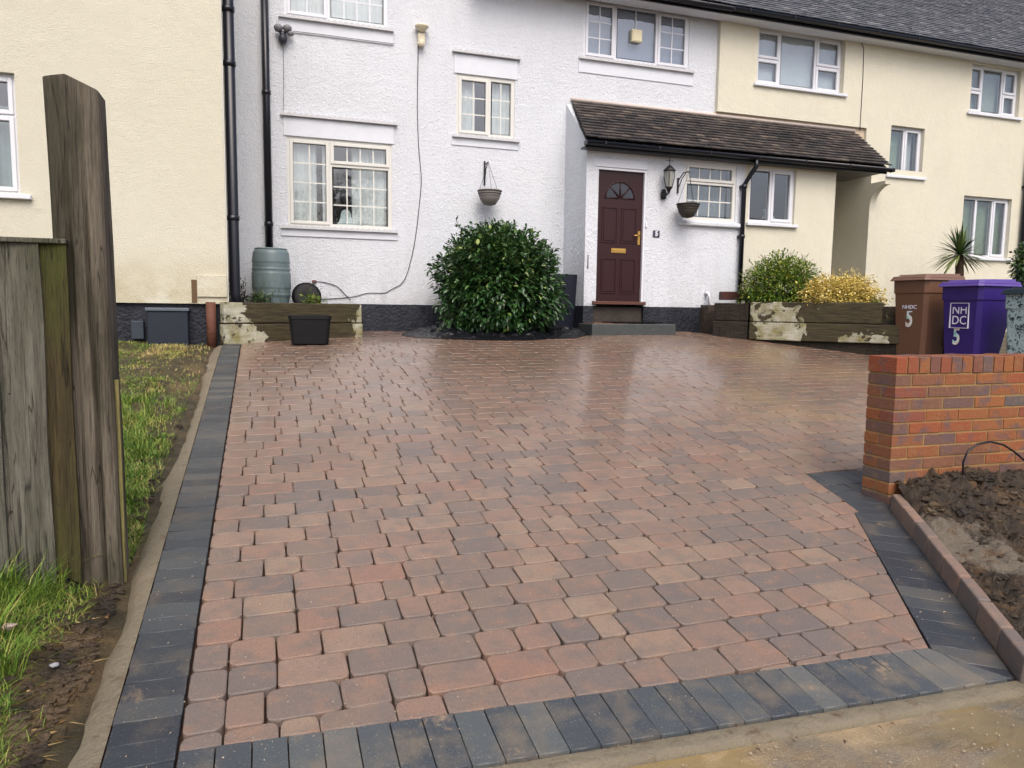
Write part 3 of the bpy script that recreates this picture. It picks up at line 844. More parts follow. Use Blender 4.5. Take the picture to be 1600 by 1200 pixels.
def light(win, x0, x1, z0, z1, yf, cols, rows, sash, mat, bars=True):
    """one opening or fixed light: sash ring, pane, glazing bars"""
    fw = .048 if sash else .018
    if sash:
        b = MB(); y0, y1 = yf-.016, yf+.05
        b.box(x0, x0+fw, y0, y1, z0, z1); b.box(x1-fw, x1, y0, y1, z0, z1)
        b.box(x0+fw, x1-fw, y0, y1, z0, z0+fw); b.box(x0+fw, x1-fw, y0, y1, z1-fw, z1)
        b.build('sash', mat, win, bevel=.006, segs=1)
    gx0, gx1, gz0, gz1 = x0+fw, x1-fw, z0+fw, z1-fw
    yg = yf+.022
    b = MB(); b.box(gx0, gx1, yg, yg+.018, gz0, gz1); b.build('pane', glass, win)
    g = MB(); e = .005                              # black gasket line
    g.box(gx0, gx0+e, yg-.003, yg-.0005, gz0, gz1); g.box(gx1-e, gx1, yg-.003, yg-.0005, gz0, gz1)
    g.box(gx0+e, gx1-e, yg-.003, yg-.0005, gz0, gz0+e); g.box(gx0+e, gx1-e, yg-.003, yg-.0005, gz1-e, gz1)
    g.build('gasket', black_pl, win)
    if cols*rows > 1:
        for c in range(1, cols):
            b = MB(); x = gx0+(gx1-gx0)*c/cols; b.box(x-.009, x+.009, yg-.008, yg-.001, gz0, gz1); b.build('glazing_bar', mat, win)
        for r in range(1, rows):
            z = gz0+(gz1-gz0)*r/rows
            b = MB(); b.box(gx0, gx1, yg-.0068, yg-.0012, z-.009, z+.009); b.build('glazing_bar', mat, win)
    return gx0, gx1, gz0, gz1
def drape(win, xa, xb, z0, z1, y, mat, amp=.018, freq=60, name='curtain'):
    b = MB(); n = max(8, int((xb-xa)/.012)); vs = []
    ph = rw.random()*6
    for i in range(n+1):
        x = xa+(xb-xa)*i/n; yy = y+amp*math.sin(x*freq+ph+.8*math.sin(x*17))
        vs += [(x, yy, z0), (x, yy*.7+y*.3, z1), (x, yy+.004, z0), (x, yy*.7+y*.3+.004, z1)]
    fs = []
    for i in range(n): a = i*4; fs += [(a, a+4, a+5, a+1), (a+2, a+3, a+7, a+6)]
    fs += [(0, 1, 3, 2), (n*4, n*4+2, n*4+3, n*4+1)]
    b.add(vs, fs, .5, True); b.build(name, mat, win)
def slats(win, xa, xb, z0, z1, y, mat, w=.089):
    x = xa
    while x < xb-.02:
        b = MB(); a = rad(-28); u = Vector((math.cos(a), math.sin(a), 0)); n_ = Vector((-u.y, u.x, 0))
        b.obox((x+w/2, y, (z0+z1)/2), u, n_, (0, 0, 1), w*.49, .001, (z1-z0)/2); b.build('blind_slat', mat, win); x += w*.93
def window(house, rect, D, cells, mat, rec=.0, frame=.055, label=None):
    """cells: (fx0, fx1, fz0, fz1, cols, rows, sash) as shares of the frame"""
    x0, x1, z0, z1 = rect; yf = D+rec
    w = MB(); w.box(x0, x0+frame, yf, yf+.07, z0, z1); w.box(x1-frame, x1, yf, yf+.07, z0, z1)
    w.box(x0+frame, x1-frame, yf, yf+.07, z0, z0+frame); w.box(x0+frame, x1-frame, yf, yf+.07, z1-frame, z1)
    W, H = x1-x0, z1-z0
    seen = set()
    for c in cells:                                 # mullions and transoms
        for fx in (c[0], c[1]):
            if .02 < fx < .98 and (round(fx, 2), 'x') not in seen:
                seen.add((round(fx, 2), 'x')); x = x0+W*fx; w.box(x-.028, x+.028, yf+.001, yf+.069, z0+frame, z1-frame)
        for fz in (c[2], c[3]):
            if .02 < fz < .98 and (round(fz, 2), round(c[0], 2)) not in seen:
                seen.add((round(fz, 2), round(c[0], 2))); z = z0+H*fz
                w.box(max(x0+W*c[0]+.028, x0+frame), min(x0+W*c[1]-.028, x1-frame), yf+.001, yf+.069, z-.028, z+.028)
    win = w.build('window', mat, house, label=label)
    out = []
    for (a, b_, c, d, cols, rows, sash) in cells:
        i = .018 if sash else .0
        lx0 = x0+W*a+(frame if a < .02 else .028)-i; lx1 = x0+W*b_-(frame if b_ > .98 else .028)+i
        lz0 = z0+H*c+(frame if c < .02 else .028)-i; lz1 = z0+H*d-(frame if d > .98 else .028)+i
        out.append(light(win, lx0, lx1, lz0, lz1, yf, cols, rows, sash, mat))
    r = MB()                                        # the room behind
    yb = D+1.6
    r.add([(x0-.3, D+.26, z0-.3), (x1+.3, D+.26, z0-.3), (x1+.3, yb, z0-.3), (x0-.3, yb, z0-.3), (x0-.3, D+.26, z1+.2), (x1+.3, D+.26, z1+.2), (x1+.3, yb, z1+.2), (x0-.3, yb, z1+.2)],
          [(0, 1, 2, 3), (7, 6, 5, 4), (1, 5, 6, 2), (0, 3, 7, 4), (3, 2, 6, 7)])
    r.build('room_interior', room_m, win)
    return win, out
def sill_plain(house, rect, D, mat, over=.07, h=.05, out=.05, drop=0):
    b = MB(); x0, x1, z0, z1 = rect
    b.box(x0-over, x1+over, D-out, D+.10, z0-h-.002, z0-.002); return b.build('sill', mat, house, bevel=.008)
def tile_edge(house, xa, xb, z, D, n=None, out=.06, h=.045, nm='tile_creasing'):
    """row of painted half-round tiles set in the wall"""
    b = MB(); n = int((xb-xa)/.078); w = (xb-xa)/n
    for i in range(n):
        x = xa+w*(i+.5); vs = []
        for y_, sc in ((D+.005, 1), (D-out+rw.uniform(-.004, .004), 1)):
            for k in range(7):
                a = math.pi*k/6; vs.append((x-math.cos(a)*w*.5, y_, z+math.sin(a)*h*.75+rw.uniform(-.0015, .0015)))
            vs += [(x+w*.5, y_, z-h*.35), (x-w*.5, y_, z-h*.35)]
        m_ = 9; fs = [tuple(range(m_, 2*m_))]+[(k, (k+1) % m_, (k+1) % m_+m_, k+m_) for k in range(m_)]
        b.add(vs, fs, .5)
    return b.build(nm, tile_w, house, kind='stuff')
def band(house, xa, xb, za, zb, D, proud=.012, nm='plain_band'):
    b = MB(); b.box(xa, xb, D-proud, D+.02, za, zb); return b.build(nm, flat_w, house, bevel=.004, segs=1)

# ---- white house
Z0 = 1.0; ZPL = FZ(600, 475.5, DM); ZEAVE = 6.75
XJ = FX(1124, 90, DM)
white = thing('white_house', (3.5, DM, G(3.5, DM)), 'white roughcast terraced house with maroon front door and tiled porch', 'house')
W1 = rectpx(DM, (444, 15), (606, 30), (520, -118), (525, 35)); W1 = (W1[0], W1[1], W1[2], W1[2]+1.22)
W2 = rectpx(DM, (449, 290), (612.5, 290), (530, 219), (530, 356.5))
W3 = rectpx(DM, (713, 165), (804, 170), (760, 120), (760, 215))
W4 = rectpx(DM, (912, 50), (1077, 65), (1000, 12), (1000, 101)); W4 = (W4[0], W4[1], W4[2], W4[2]+1.13)
W4 = (W4[0], W4[1], W4[2], FZ(1000, 10, DM))
holes = [W1, W2, W3, W4]
XL = FX(372, 250, DM)-.15
XPC = FX(878, 300, DM)
b = MB(); wall_cells(b, XL, XJ, ZPL, ZEAVE, DM, holes); b.build('wall', white_r, white)
b = MB(); b.box(XL, XJ, DM-.02, DM+.2, Z0-.2, ZPL-.001); b.build('plinth', plinth_m, white)
LIN = (sr(0, 0, 0),)
# lower left window and its surrounds
x0, x1, z0, z1 = W2
win, o = window(white, W2, DM, [(0, .40, 0, 1, 2, 4, 1), (.40, 1, 0, .72, 4, 3, 0), (.40, 1, .72, 1, 4, 1, 1)], upvc_c, rec=.015)
drape(win, x0+.05, x0+.42, z0+.03, z1-.03, DM+.135, curtain_m); drape(win, x0+.5, x0+.62, z0+.03, z1-.03, DM+.135, curtain_m)
drape(win, x1-.58, x1-.06, z0+.03, z1-.03, DM+.15, curtain_m)
tile_edge(white, x0-.08, x1+.08, FZ(530, 187, DM), DM); band(white, x0-.04, x1+.03, z1+.003, FZ(530, 190.5, DM), DM, .014, 'lintel_band')
tile_edge(white, x0-.10, x1+.08, z0-.022, DM, out=.06); band(white, x0-.10, x1+.08, FZ(530, 372, DM), z0-.035, DM, .018, 'sill_band')
# lamp on the sill inside
lamp_x = FX(542, 340, DM); b = MB()
b.lathe(lamp_x, DM+.13, [(.14, z0+.05), (.135, z0+.07), (.10, z0+.12), (.08, z0+.18), (.075, z0+.23), (.055, z0+.27), (.02, z0+.29)], 24, ca=1, sa=.2)
tag(b.build('bell_ornament', simple('pale_ceramic', sr(196, 208, 206), .5)), 'pale bell-shaped ornament standing inside the lower left white house window', 'ornament')
# upper left window
x0, x1, z0, z1 = W1
win, o = window(white, W1, DM, [(0, .41, 0, 1, 2, 4, 1), (.41, 1, 0, .72, 4, 3, 0), (.41, 1, .72, 1, 4, 1, 1)], upvc, rec=.015)
drape(win, x0+.05, x0+.7, z0+.03, z1-.03, DM+.15, curtain_m); drape(win, x1-1.0, x1-.04, z0+.03, z1-.03, DM+.15, curtain_m, .012)
tile_edge(white, x0-.08, x1+.08, z0-.022, DM, out=.06); band(white, x0-.08, x1+.08, FZ(525, 60, DM), z0-.035, DM, .014, 'sill_band')
# small stair window
x0, x1, z0, z1 = W3
win, o = window(white, W3, DM, [(0, .56, 0, 1, 2, 3, 1), (.56, 1, 0, 1, 2, 3, 0)], upvc_c, rec=.015)
drape(win, x0+.05, x0+.33, z0+.03, z1-.03, DM+.135, curtain_m); drape(win, x1-.34, x1-.04, z0+.03, z1-.03, DM+.135, curtain_m)
tile_edge(white, x0-.07, x1+.08, FZ(760, 86.5, DM), DM); band(white, x0-.04, x1+.04, z1+.003, FZ(760, 90, DM), DM, .014, 'lintel_band')
tile_edge(white, x0-.07, x1+.08, z0-.022, DM, out=.06); band(white, x0-.08, x1+.07, FZ(760, 231, DM), z0-.035, DM, .014, 'sill_band')
# upper right window
x0, x1, z0, z1 = W4
win, o = window(white, W4, DM, [(0, .29, 0, 1, 2, 3, 1), (.29, .69, 0, 1, 1, 1, 0), (.69, 1, 0, 1, 2, 3, 1)], upvc, rec=.015)
b = MB(); b.box(x0+.06, x1-.06, DM+.12, DM+.13, z0+.03, z1-.03); b.build('roller_blind', simple('grey_blind', sr(150, 156, 170), .8, .2, .04), win)
tile_edge(white, x0-.08, x1+.10, z0-.022, DM, out=.06); band(white, x0-.08, x1+.09, FZ(995, 124, DM), z0-.035, DM, .014, 'sill_band')
bx, bz = fac(994, 57, DM); al = MB(); al.box(bx-.09, bx+.09, DM-.035, DM+.03, bz-.09, bz+.10)
al.box(bx-.075, bx+.075, DM-.041, DM-.036, bz-.075, bz+.085)
b = tag(al.build('alarm_box', simple('cream_box', sr(224, 214, 180), .5, .4, .05), bevel=.008), 'small cream box fixed to the middle pane of the upper right white house window', 'box')
b = MB(); b.box(bx-.008, bx+.008, DM+.022, DM+.032, bz+.1, z1-.05); b.build('glazing_bar', upvc, win)

# ---- porch
XP0 = FX(915, 350, DP); XPJ = FX(1161, 350, DP); XP1 = FX(1303, 340, DP)
ZPW = FZ(1000, 240, DP)+.13
W10 = rectpx(DP, (1069, 300), (1150, 300), (1108, 255), (1108, 345.5))
W11 = rectpx(DP, (1171, 300), (1243, 300), (1206, 262), (1206, 349.5))
dL, dR, dB, dT = FX(929, 370, DP), FX(1008, 370, DP), FZ(968, 474, DP), FZ(970, 263, DP)
ZPP = FZ(1060, 480, DP)
b = MB(); wall_cells(b, XP0, XPJ, ZPP, ZPW, DP, [W10, (dL, dR, ZPP, dT)]); b.build('porch_wall', white_r, white)
b = MB(); b.box(XP0, dL-.0, DP-.015, DP+.2, Z0-.1, ZPP-.001); b.box(dR, XPJ, DP-.015, DP+.2, Z0-.1, ZPP-.001); b.build('porch_plinth', plinth_m, white)
# side wall of the porch under the sloping verge
RZ = FZ(893, 157, DM); EZ = FZ(922, 218, DP-.2)
b = MB(); b.prism([(DP-.0015, ZPP), (DM-.001, ZPP), (DM-.001, RZ-.06), (DP-.0015, ZPW-.02)], 'x', XP0-.004, XP0+.2); b.build('porch_side_wall', damp_r, white)
b = MB(); b.prism([(DP-.013, Z0), (DM-.021, Z0), (DM-.021, ZPP-.001), (DP-.013, ZPP-.001)], 'x', XP0-.015, XP0+.15); b.build('porch_side_plinth', plinth_m, white)
b = MB(); b.box(dL+.001, dR-.001, DP+.04, DP+.2, ZPP-.35, ZPP-.012); b.build('threshold', simple('grey_step_render', sr(66, 60, 54), .8, .2, .3, 9, .01, 20), white)
# head panel over the door
band(white, FX(927, 260, DP), FX(1011, 260, DP), dT+.002, dT+.13, DP, .012, 'door_head_panel')
# door
door_m = Mat('maroon_door', .38, .4); door_m.color(door_m.mix(door_m.noise(30, 4, .6, stretch=(3, 3, .2)), sr(36, 11, 14), sr(50, 18, 21))); door_m.bump(door_m.noise(40, 3, stretch=(3, 3, .2)), .0015); door_m = door_m.m
b = MB(); fw = .035; yd = DP+.05
b.box(dL, dL+fw, DP+.005, DP+.12, dB, dT); b.box(dR-fw, dR, DP+.005, DP+.12, dB, dT); b.box(dL+fw, dR-fw, DP+.005, DP+.12, dT-fw, dT)
b.build('door_frame', upvc, white)
ddx0, ddx1, ddz0, ddz1 = dL+fw+.003, dR-fw-.003, dB+.03, dT-fw-.004
b = MB(); b.box(ddx0, ddx1, yd, yd+.04, ddz0, ddz1)
door = b.build('door', door_m, white)
DWd, DH = ddx1-ddx0, ddz1-ddz0; cxm = (ddx0+ddx1)/2
def moulding(xa, xb, za, zb):
    b = MB(); t = .014; y0, y1 = yd-.010, yd-.0005
    b.box(xa, xb, y0, y1, za, za+t); b.box(xa, xb, y0, y1, zb-t, zb); b.box(xa, xa+t, y0, y1, za+t, zb-t); b.box(xb-t, xb, y0, y1, za+t, zb-t)
    b.box(xa+.035, xb-.035, yd-.008, yd-.0006, za+.035, zb-.035)
    b.build('door_panel', door_m, door, bevel=.004, segs=1)
for sx in (0, 1):
    xa = ddx0+.10 if sx == 0 else cxm+.035; xb = cxm-.035 if sx == 0 else ddx1-.10
    moulding(xa, xb, ddz0+.12, ddz0+.66); moulding(xa, xb, ddz0+.90, ddz0+1.44)
# fanlight: half circle of four segments
fz = ddz0+DH*.795; R_ = .25
for k in range(4):
    a0, a1 = math.pi*k/4+.05, math.pi*(k+1)/4-.05; P = [(cxm+.05*math.cos((a0+a1)/2), fz+.05*math.sin((a0+a1)/2))]
    for q in range(7):
        a = a0+(a1-a0)*q/6; P.append((cxm+R_*.92*math.cos(a), fz+R_*.92*math.sin(a)))
    b = MB(); b.prism(P, 'y', yd-.002, yd-.0045); b.build('fanlight_pane', simple('door_glass', sr(52, 54, 62), .08, .6, .1), door)
b = MB()
b.tube([(cxm+R_*math.cos(a), yd-.004, fz+R_*math.sin(a)) for a in [math.pi*k/20 for k in range(21)]], .011, 6)
for k in range(5):
    a = math.pi*k/4; b.tube([(cxm+.02*math.cos(a), yd-.004, fz+.02*math.sin(a)), (cxm+R_*math.cos(a), yd-.004, fz+R_*math.sin(a))], .009, 6)
b.build('fanlight_beading', door_m, door)
brass = Mat('brass', .3, .5); brass.b.inputs['Metallic'].default_value = .9; brass.color(sr(206, 166, 92)); brass = brass.m
b = MB(); zz = FZ(968, 391.5, DP); b.box(cxm-.125, cxm+.125, yd-.010, yd-.0008, zz-.035, zz+.035); b.box(cxm-.095, cxm+.095, yd-.015, yd-.0105, zz-.02, zz+.02)
b.build('letterbox', brass, door, bevel=.003)
b = MB(); hz = FZ(1000, 371, DP); b.box(ddx1-.07, ddx1-.03, yd-.010, yd-.0008, hz-.11, hz+.10); b.tube([(ddx1-.05, yd-.01, hz+.03), (ddx1-.05, yd-.05, hz+.03), (ddx1-.16, yd-.05, hz+.025)], .009, 8)
b.build('door_handle', brass, door)
b = MB(); b.box(dL-.02, dR+.02, DP-.06, DP+.04, dB-.02, dB+.028); b.build('door_sill', simple('brown_sill', sr(88, 56, 44), .5), white, bevel=.006)
# bell push and number plate
b = MB(); nx_, nz_ = fac(1009.5, 352, DP); b.box(nx_-.018, nx_+.018, DP-.02, DP+.01, nz_-.035, nz_+.035); b.build('bell_push', upvc, white, bevel=.006)
b = MB(); nx_, nz_ = fac(1025, 365.5, DP); b.box(nx_-.058, nx_+.058, DP-.016, DP+.02, nz_-.052, nz_+.052); plate = b.build('number_plate', simple('slate_plate', sr(58, 58, 78), .4), white, bevel=.004)
def text(s, size, mat, parent, M, off=0, ext=.0015, name='lettering', sx=1):
    cu = bpy.data.curves.new(name, 'FONT'); cu.body = s; cu.size = size; cu.align_x = 'CENTER'; cu.align_y = 'CENTER'; cu.extrude = ext; cu.offset = off; cu.resolution_u = 3
    t = bpy.data.objects.new(name, cu); COL.objects.link(t); bpy.context.view_layer.update()
    me = bpy.data.meshes.new_from_object(t.evaluated_get(bpy.context.evaluated_depsgraph_get()))
    bpy.data.objects.remove(t); me.materials.clear(); me.materials.append(mat)
    me.transform(Matrix.Diagonal((sx, 1, 1, 1)))
    o = bpy.data.objects.new(name, me); COL.objects.link(o); o.parent = parent
    o.matrix_local = Matrix.Translation(-wloc(parent)) @ M
    return o
def face_y(x, y, z):                               # upright, facing -Y
    return Matrix.Translation((x, y, z)) @ Matrix.Rotation(rad(90), 4, 'X')
silver = simple('silver_print', sr(214, 216, 220), .35, .5, .04)
text('5', .10, silver, plate, face_y(nx_, DP-.0185, nz_), .005)
# porch window
x0, x1, z0, z1 = W10
win, o = window(white, W10, DP, [(0, 1, 0, .66, 4, 2, 0), (0, 1, .66, 1, 4, 1, 1)], upvc_c, rec=.015)
drape(win, x0+.05, x1-.05, z0+.03, z1-.03, DP+.24, simple('blue_grey_net', sr(138, 146, 152), .9, .1, .2, 6), .012)
b = MB(); b.box(x0-.08, x1+.09, DP-.07, DP+.03, z0-.09, z0-.02); b.build('sill', white_r, white, bevel=.02, segs=3)

# ---- right-hand cream terrace
cream = thing('cream_terrace', (11, DR, G(9, 11)), 'pale cream rendered terraced house with grey tiled roof right of the white house', 'house')
XB = FX(1334, 198, DR); ZB = FZ(1230, 186, DR); XRJ = FX(1124, 100, DR)
W6 = rectpx(DR, (1184, 90), (1320, 100), (1255, 50), (1255, 139))
W7 = rectpx(DR, (1517, 140), (1594, 145), (1556, 104), (1556, 180))
W8 = rectpx(DR, (1390.5, 235), (1443, 235), (1418, 198), (1418, 275.5))
W9 = rectpx(DR, (1503, 355), (1578, 355), (1541, 308), (1541, 403))
XQ = FX(1357, 350, DR)
b = MB(); wall_cells(b, XRJ, XB+.3, ZB, ZEAVE, DR, [W6]); wall_cells(b, XB+.3, 19, FZ(1370, 262, DR), ZEAVE, DR, [W7, W8]); 
b.build('upper_wall', cream_r, cream)
b = MB(); wall_cells(b, XQ, 19, Z0, FZ(1370, 262, DR), DR, [W9]); b.build('lower_wall', cream_r, cream)
# (W8 reaches just below the split: its hole is cut in both)
b = MB(); b.box(XRJ-.03, XB+.3, DR+.05, DM+.2, ZB-.5, ZB-.001); b.build('band_below', simple('dusty_band', sr(196, 180, 158), .85, .2, .15, 6), cream)
b = MB(); wall_cells(b, XPJ, XP1, Z0, ZPW, DP, [W11]); b.box(XP1-.25, XP1-.001, DP+.25, 12.6, Z0, ZPW); b.build('porch_wall', cream_r, cream)
b = MB(); b.box(XQ, XQ+.25, DR+.25, 12.6, Z0, ZPW+.6); b.box(XP1-.2, XQ+.2, 12.4, 12.6, Z0, ZPW+.6); b.build('passage_wall', cream_r, cream)
cells5 = [(0, .28, 0, .47, 1, 1, 1), (0, .28, .47, 1, 1, 1, 1), (.28, .70, 0, 1, 1, 1, 0), (.70, 1, 0, .47, 1, 1, 1), (.70, 1, .47, 1, 1, 1, 1)]
win, o = window(cream, W6, DR, cells5, upvc, rec=.10); x0, x1, z0, z1 = W6
slats(win, x0+.04, x1-.04, z0+.03, z1-.03, DR+.22, blind_m); sill_plain(cream, W6, DR, flat_w)
win, o = window(cream, W7, DR, cells5, upvc, rec=.08); x0, x1, z0, z1 = W7
slats(win, x0+.04, x1-.04, z0+.03, z1-.03, DR+.22, simple('green_blind', sr(168, 178, 164), .85)); sill_plain(cream, W7, DR, flat_w)
win, o = window(cream, W8, DR, [(0, .50, 0, 1, 1, 1, 0), (.50, 1, 0, 1, 1, 1, 1)], upvc, rec=.08); x0, x1, z0, z1 = W8
slats(win, x0+.04, x0+.45, z0+.03, z1-.03, DR+.22, green_cur); drape(win, x0+.45, x1-.04, z0+.03, z1-.03, DR+.26, curtain_m); sill_plain(cream, W8, DR, flat_w)
win, o = window(cream, W9, DR, [(0, .33, 0, 1, 1, 1, 0), (.33, .68, 0, 1, 1, 1, 0), (.68, 1, 0, 1, 1, 1, 1)], upvc, rec=.08); x0, x1, z0, z1 = W9
slats(win, x0+.04, x1-.04, z0+.03, z1-.03, DR+.22, green_cur, .06); sill_plain(cream, W9, DR, flat_w)
win, o = window(cream, W11, DP, [(0, .50, 0, 1, 1, 1, 0), (.50, 1, 0, 1, 1, 1, 1)], upvc, rec=.05)
x0, x1, z0, z1 = W11; sill_plain(cream, W11, DP, flat_w, .05, .05, .06)
b = MB(); b.lathe(x1-.30, DP+.3, [(.10, z0+.02), (.12, z0+.12), (.06, z0+.2), (.09, z0+.28)], 16); b.build('vase', simple('pale_vase', sr(180, 188, 190), .4), win)

# ---- porch roof with plain tiles
def tile_mat(name, lo, hi):
    M = Mat(name, .62, .35)
    c = M.ramp(M.attr(), [(0, sr(42, 40, 42)), (.5, sr(58, 54, 54)), (.85, sr(74, 67, 63)), (1, sr(98, 88, 80))])
    z = M.sep()[2]
    k = M.math('MULTIPLY', M.rng(z, lo, hi, 0, 1), M.ramp(M.noise(7, 5, .7), [(.32, .25), (.6, 1)]))
    c = M.mix(k, c, sr(96, 88, 83))
    c = M.mix(M.ramp(M.noise(26, 5, .7), [(.55, 0), (.7, .6)]), c, sr(104, 98, 92))
    M.color(c); M.bump(M.noise(50, 5, .7), .006)
    return M.m
ptile = tile_mat('porch_tile', EZ+.62, RZ+.05)
DEy = DP-.22
A = Vector((FX(893, 157, DM)+.0, DM-.0, RZ)); B_ = Vector((FX(1338, 205, DR), DM, RZ))
E0x = FX(917, 213, DEy); E1x = FX(1392, 258, DEy); EZt = FZ(1150, 237, DEy)
slope = Vector((0, DEy-DM, EZt-RZ)); SL = slope.length; sd_ = slope.normalized(); nrm = Vector((0, sd_.z, -sd_.y)); nrm = nrm if nrm.z > 0 else -nrm
b = MB()
pts = [(A.x+.01, DM, RZ-.05), (B_.x-.01, DM, RZ-.05), (E1x-.02, DEy+.02, EZt-.05), (E0x+.02, DEy+.02, EZt-.05)]
b.add(pts+[(p[0], p[1], p[2]-.04) for p in pts], [(0, 1, 2, 3), (7, 6, 5, 4), (0, 4, 5, 1), (1, 5, 6, 2), (2, 6, 7, 3), (3, 7, 4, 0)])
proof = b.build('porch_roof', simple('roof_batten', sr(40, 36, 32), .9), white)
rows = 13; gauge = SL/rows; rt = random.Random(8); count = 0; restt = MB()
for r in range(rows):
    t1 = 1-r/rows; t0 = 1-(r+1)/rows-.02                 # from the eave upward
    xa = A.x+(E0x-A.x)*(1-(r+.5)/rows); xb = B_.x+(E1x-B_.x)*(1-(r+.5)/rows)
    x = xa-(.083 if r % 2 else 0)
    while x < xb:
        x0_, x1_ = max(x, xa), min(x+.163, xb); x += .165
        if x1_-x0_ < .04: continue
        rr = rt.random(); lift = .028+rt.uniform(-.003, .005)
        lo = Vector((0, DM, RZ))+slope*t1+sd_*.012*rt.random(); hi = Vector((0, DM, RZ))+slope*max(0, t0)
        cmid = (lo+hi)/2+nrm*(lift*.5); ay_ = (lo+nrm*lift*1.0-hi).normalized()
        bb = restt if count >= 300 else MB()
        bb.obox(((x0_+x1_)/2, cmid.y, cmid.z), (1, 0, rt.uniform(-.012, .012)), ay_, Vector((1, 0, 0)).cross(ay_).normalized(), (x1_-x0_)/2-.0025, (lo-hi).length/2, .008, rr)
        if count < 300: bb.build('tile', ptile, proof)
        count += 1
restt.build('upper_tiles', ptile, proof, kind='stuff')
b = MB(); b.tube([(A.x-.02, DM-.02, RZ+.015), (B_.x+.02, DM-.02, RZ+.015)], .03, 8); b.build('flashing', simple('mortar_fillet', sr(204, 192, 184), .85, .2, .15, 8), white)
# fascia, soffit and gutter
b = MB(); b.box(E0x, E1x-.03, DEy+.045, DEy+.065, EZt-.125, EZt-.055); b.box(E0x, XP1, DEy+.066, DP-.001, EZt-.13, EZt-.105); b.box(XP1+.001, E1x-.03, DEy+.066, DM, EZt-.098, EZt-.08)
b.build('fascia', black_pl, white)
def gutter(house, xa, xb, y, z, r=.056, nm='gutter'):
    b = MB(); vs = []; n = 8
    for x in (xa, xb):
        for k in range(n+1):
            a = math.pi+math.pi*k/n; vs.append((x, y+math.cos(a)*r, z+math.sin(a)*r*1.05))
        for k in range(n+1):
            a = 2*math.pi-math.pi*k/n; vs.append((x, y+math.cos(a)*(r-.006), z+math.sin(a)*(r-.006)*1.05+.002))
    m_ = 2*(n+1); fs = [(k, (k+1) % m_, m_+(k+1) % m_, m_+k) for k in range(m_)]
    fs += [tuple(range(m_)), tuple(reversed(range(m_, 2*m_)))]
    b.add(vs, fs, .5, True)
    for x in (xa, xb): b.box(x-.004, x+.004, y-r, y+r, z-r, z)
    x = xa+.3
    while x < xb: b.box(x-.012, x+.012, y-r-.004, y-r+.0, z-.04, z+.006); x += .9
    return b.build(nm, black_pl, house)
gutter(white, E0x-.02, E1x+.03, DEy-.015, EZt-.045)
# ---- main roof and eaves
ZG = FZ(1390, 52, 10.92)
ye = 10.92
b = MB(); y0r, y1r = ye-.0, ye+4.2; sl = math.tan(rad(42)); zr = ZG+.02
xr0 = 3.0
b.add([(xr0, y0r+.04, zr), (20, y0r+.04, zr), (20, y1r, zr+(y1r-y0r)*sl), (xr0, y1r, zr+(y1r-y0r)*sl), (xr0, y0r+.04, zr-.05), (20, y0r+.04, zr-.05), (20, y1r, zr-.05+(y1r-y0r)*sl), (xr0, y1r, zr-.05+(y1r-y0r)*sl)],
      [(0, 1, 2, 3), (7, 6, 5, 4), (0, 4, 5, 1), (1, 5, 6, 2), (2, 6, 7, 3), (3, 7, 4, 0)])
roof = b.build('roof', simple('roof_felt', sr(50, 50, 54), .9), cream)
mtile = Mat('slate_grey_tile', .55, .4)
_c = mtile.ramp(mtile.attr(), [(0, sr(66, 69, 75)), (.5, sr(80, 83, 89)), (.9, sr(96, 98, 103)), (1, sr(118, 118, 120))])
_c = mtile.mix(mtile.ramp(mtile.noise(20, 5, .7), [(.5, 0), (.7, .7)]), _c, sr(134, 132, 130)); mtile.color(_c); mtile.bump(mtile.noise(50, 4, .7), .005); mtile = mtile.m
b = MB(); sv = Vector((0, 1, sl)).normalized(); nv = Vector((0, -sl, 1)).normalized()
for r in range(34):
    x = 3.05-(.083 if r % 2 else 0)
    base = Vector((0, y0r, zr+.0))+sv*(r*.1)
    while x < 19.9:
        c = base+sv*.075+nv*(.018+rt.uniform(-.003, .004)); c.x = x+.082
        tt = (sv+nv*-.14).normalized()
        b.obox(c, (1, 0, rt.uniform(-.01, .01)), tt, Vector((1, 0, 0)).cross(tt).normalized(), .081, .078, .0065, rt.random()); x += .166
b.build('roof_tiles', mtile, roof, kind='stuff')
b = MB(); b.box(3.0, 20, ye+.03, ye+.055, zr-.125, zr-.012); b.build('fascia', black_pl, cream)
b = MB(); b.box(3.0, 20, ye+.056, DR-.001, zr-.135, zr-.115); b.build('soffit', flat_w, cream)
gutter(cream, XRJ-.0, 20, ye-.03, zr-.035, .06); gutter(white, 3.0, XRJ-.01, ye-.03, zr-.045, .06, 'eaves_gutter')
# corbel where the porch roof meets the passage
P = [(DR-.001, EZt-.21)]+[(DR-.62*math.cos(a)*1.0, EZt-.1-.5+.5*math.sin(a)) for a in [math.pi/2*k/8 for k in range(9)]][::-1]
P = [(DR-.001, EZt-.1), (DR-.34, EZt-.1)]+[(DR-.34*(1-math.sin(a)), EZt-.1-.38*(1-math.cos(a))-.06) for a in [math.pi/2*k/8 for k in range(9)]]
b = MB(); b.prism(P, 'x', XQ+.0, XQ+.13); b.build('corbel', cream_r, cream)
# TV cable down the cream wall
b = MB(); b.tube([(FX(px, py, DR), DR-.008, FZ(px, py, DR)) for px, py in ((1345, 55), (1346, 68), (1349, 76), (1348, 120), (1343, 205))], .006, 6); b.build('cable', black_pl, cream)

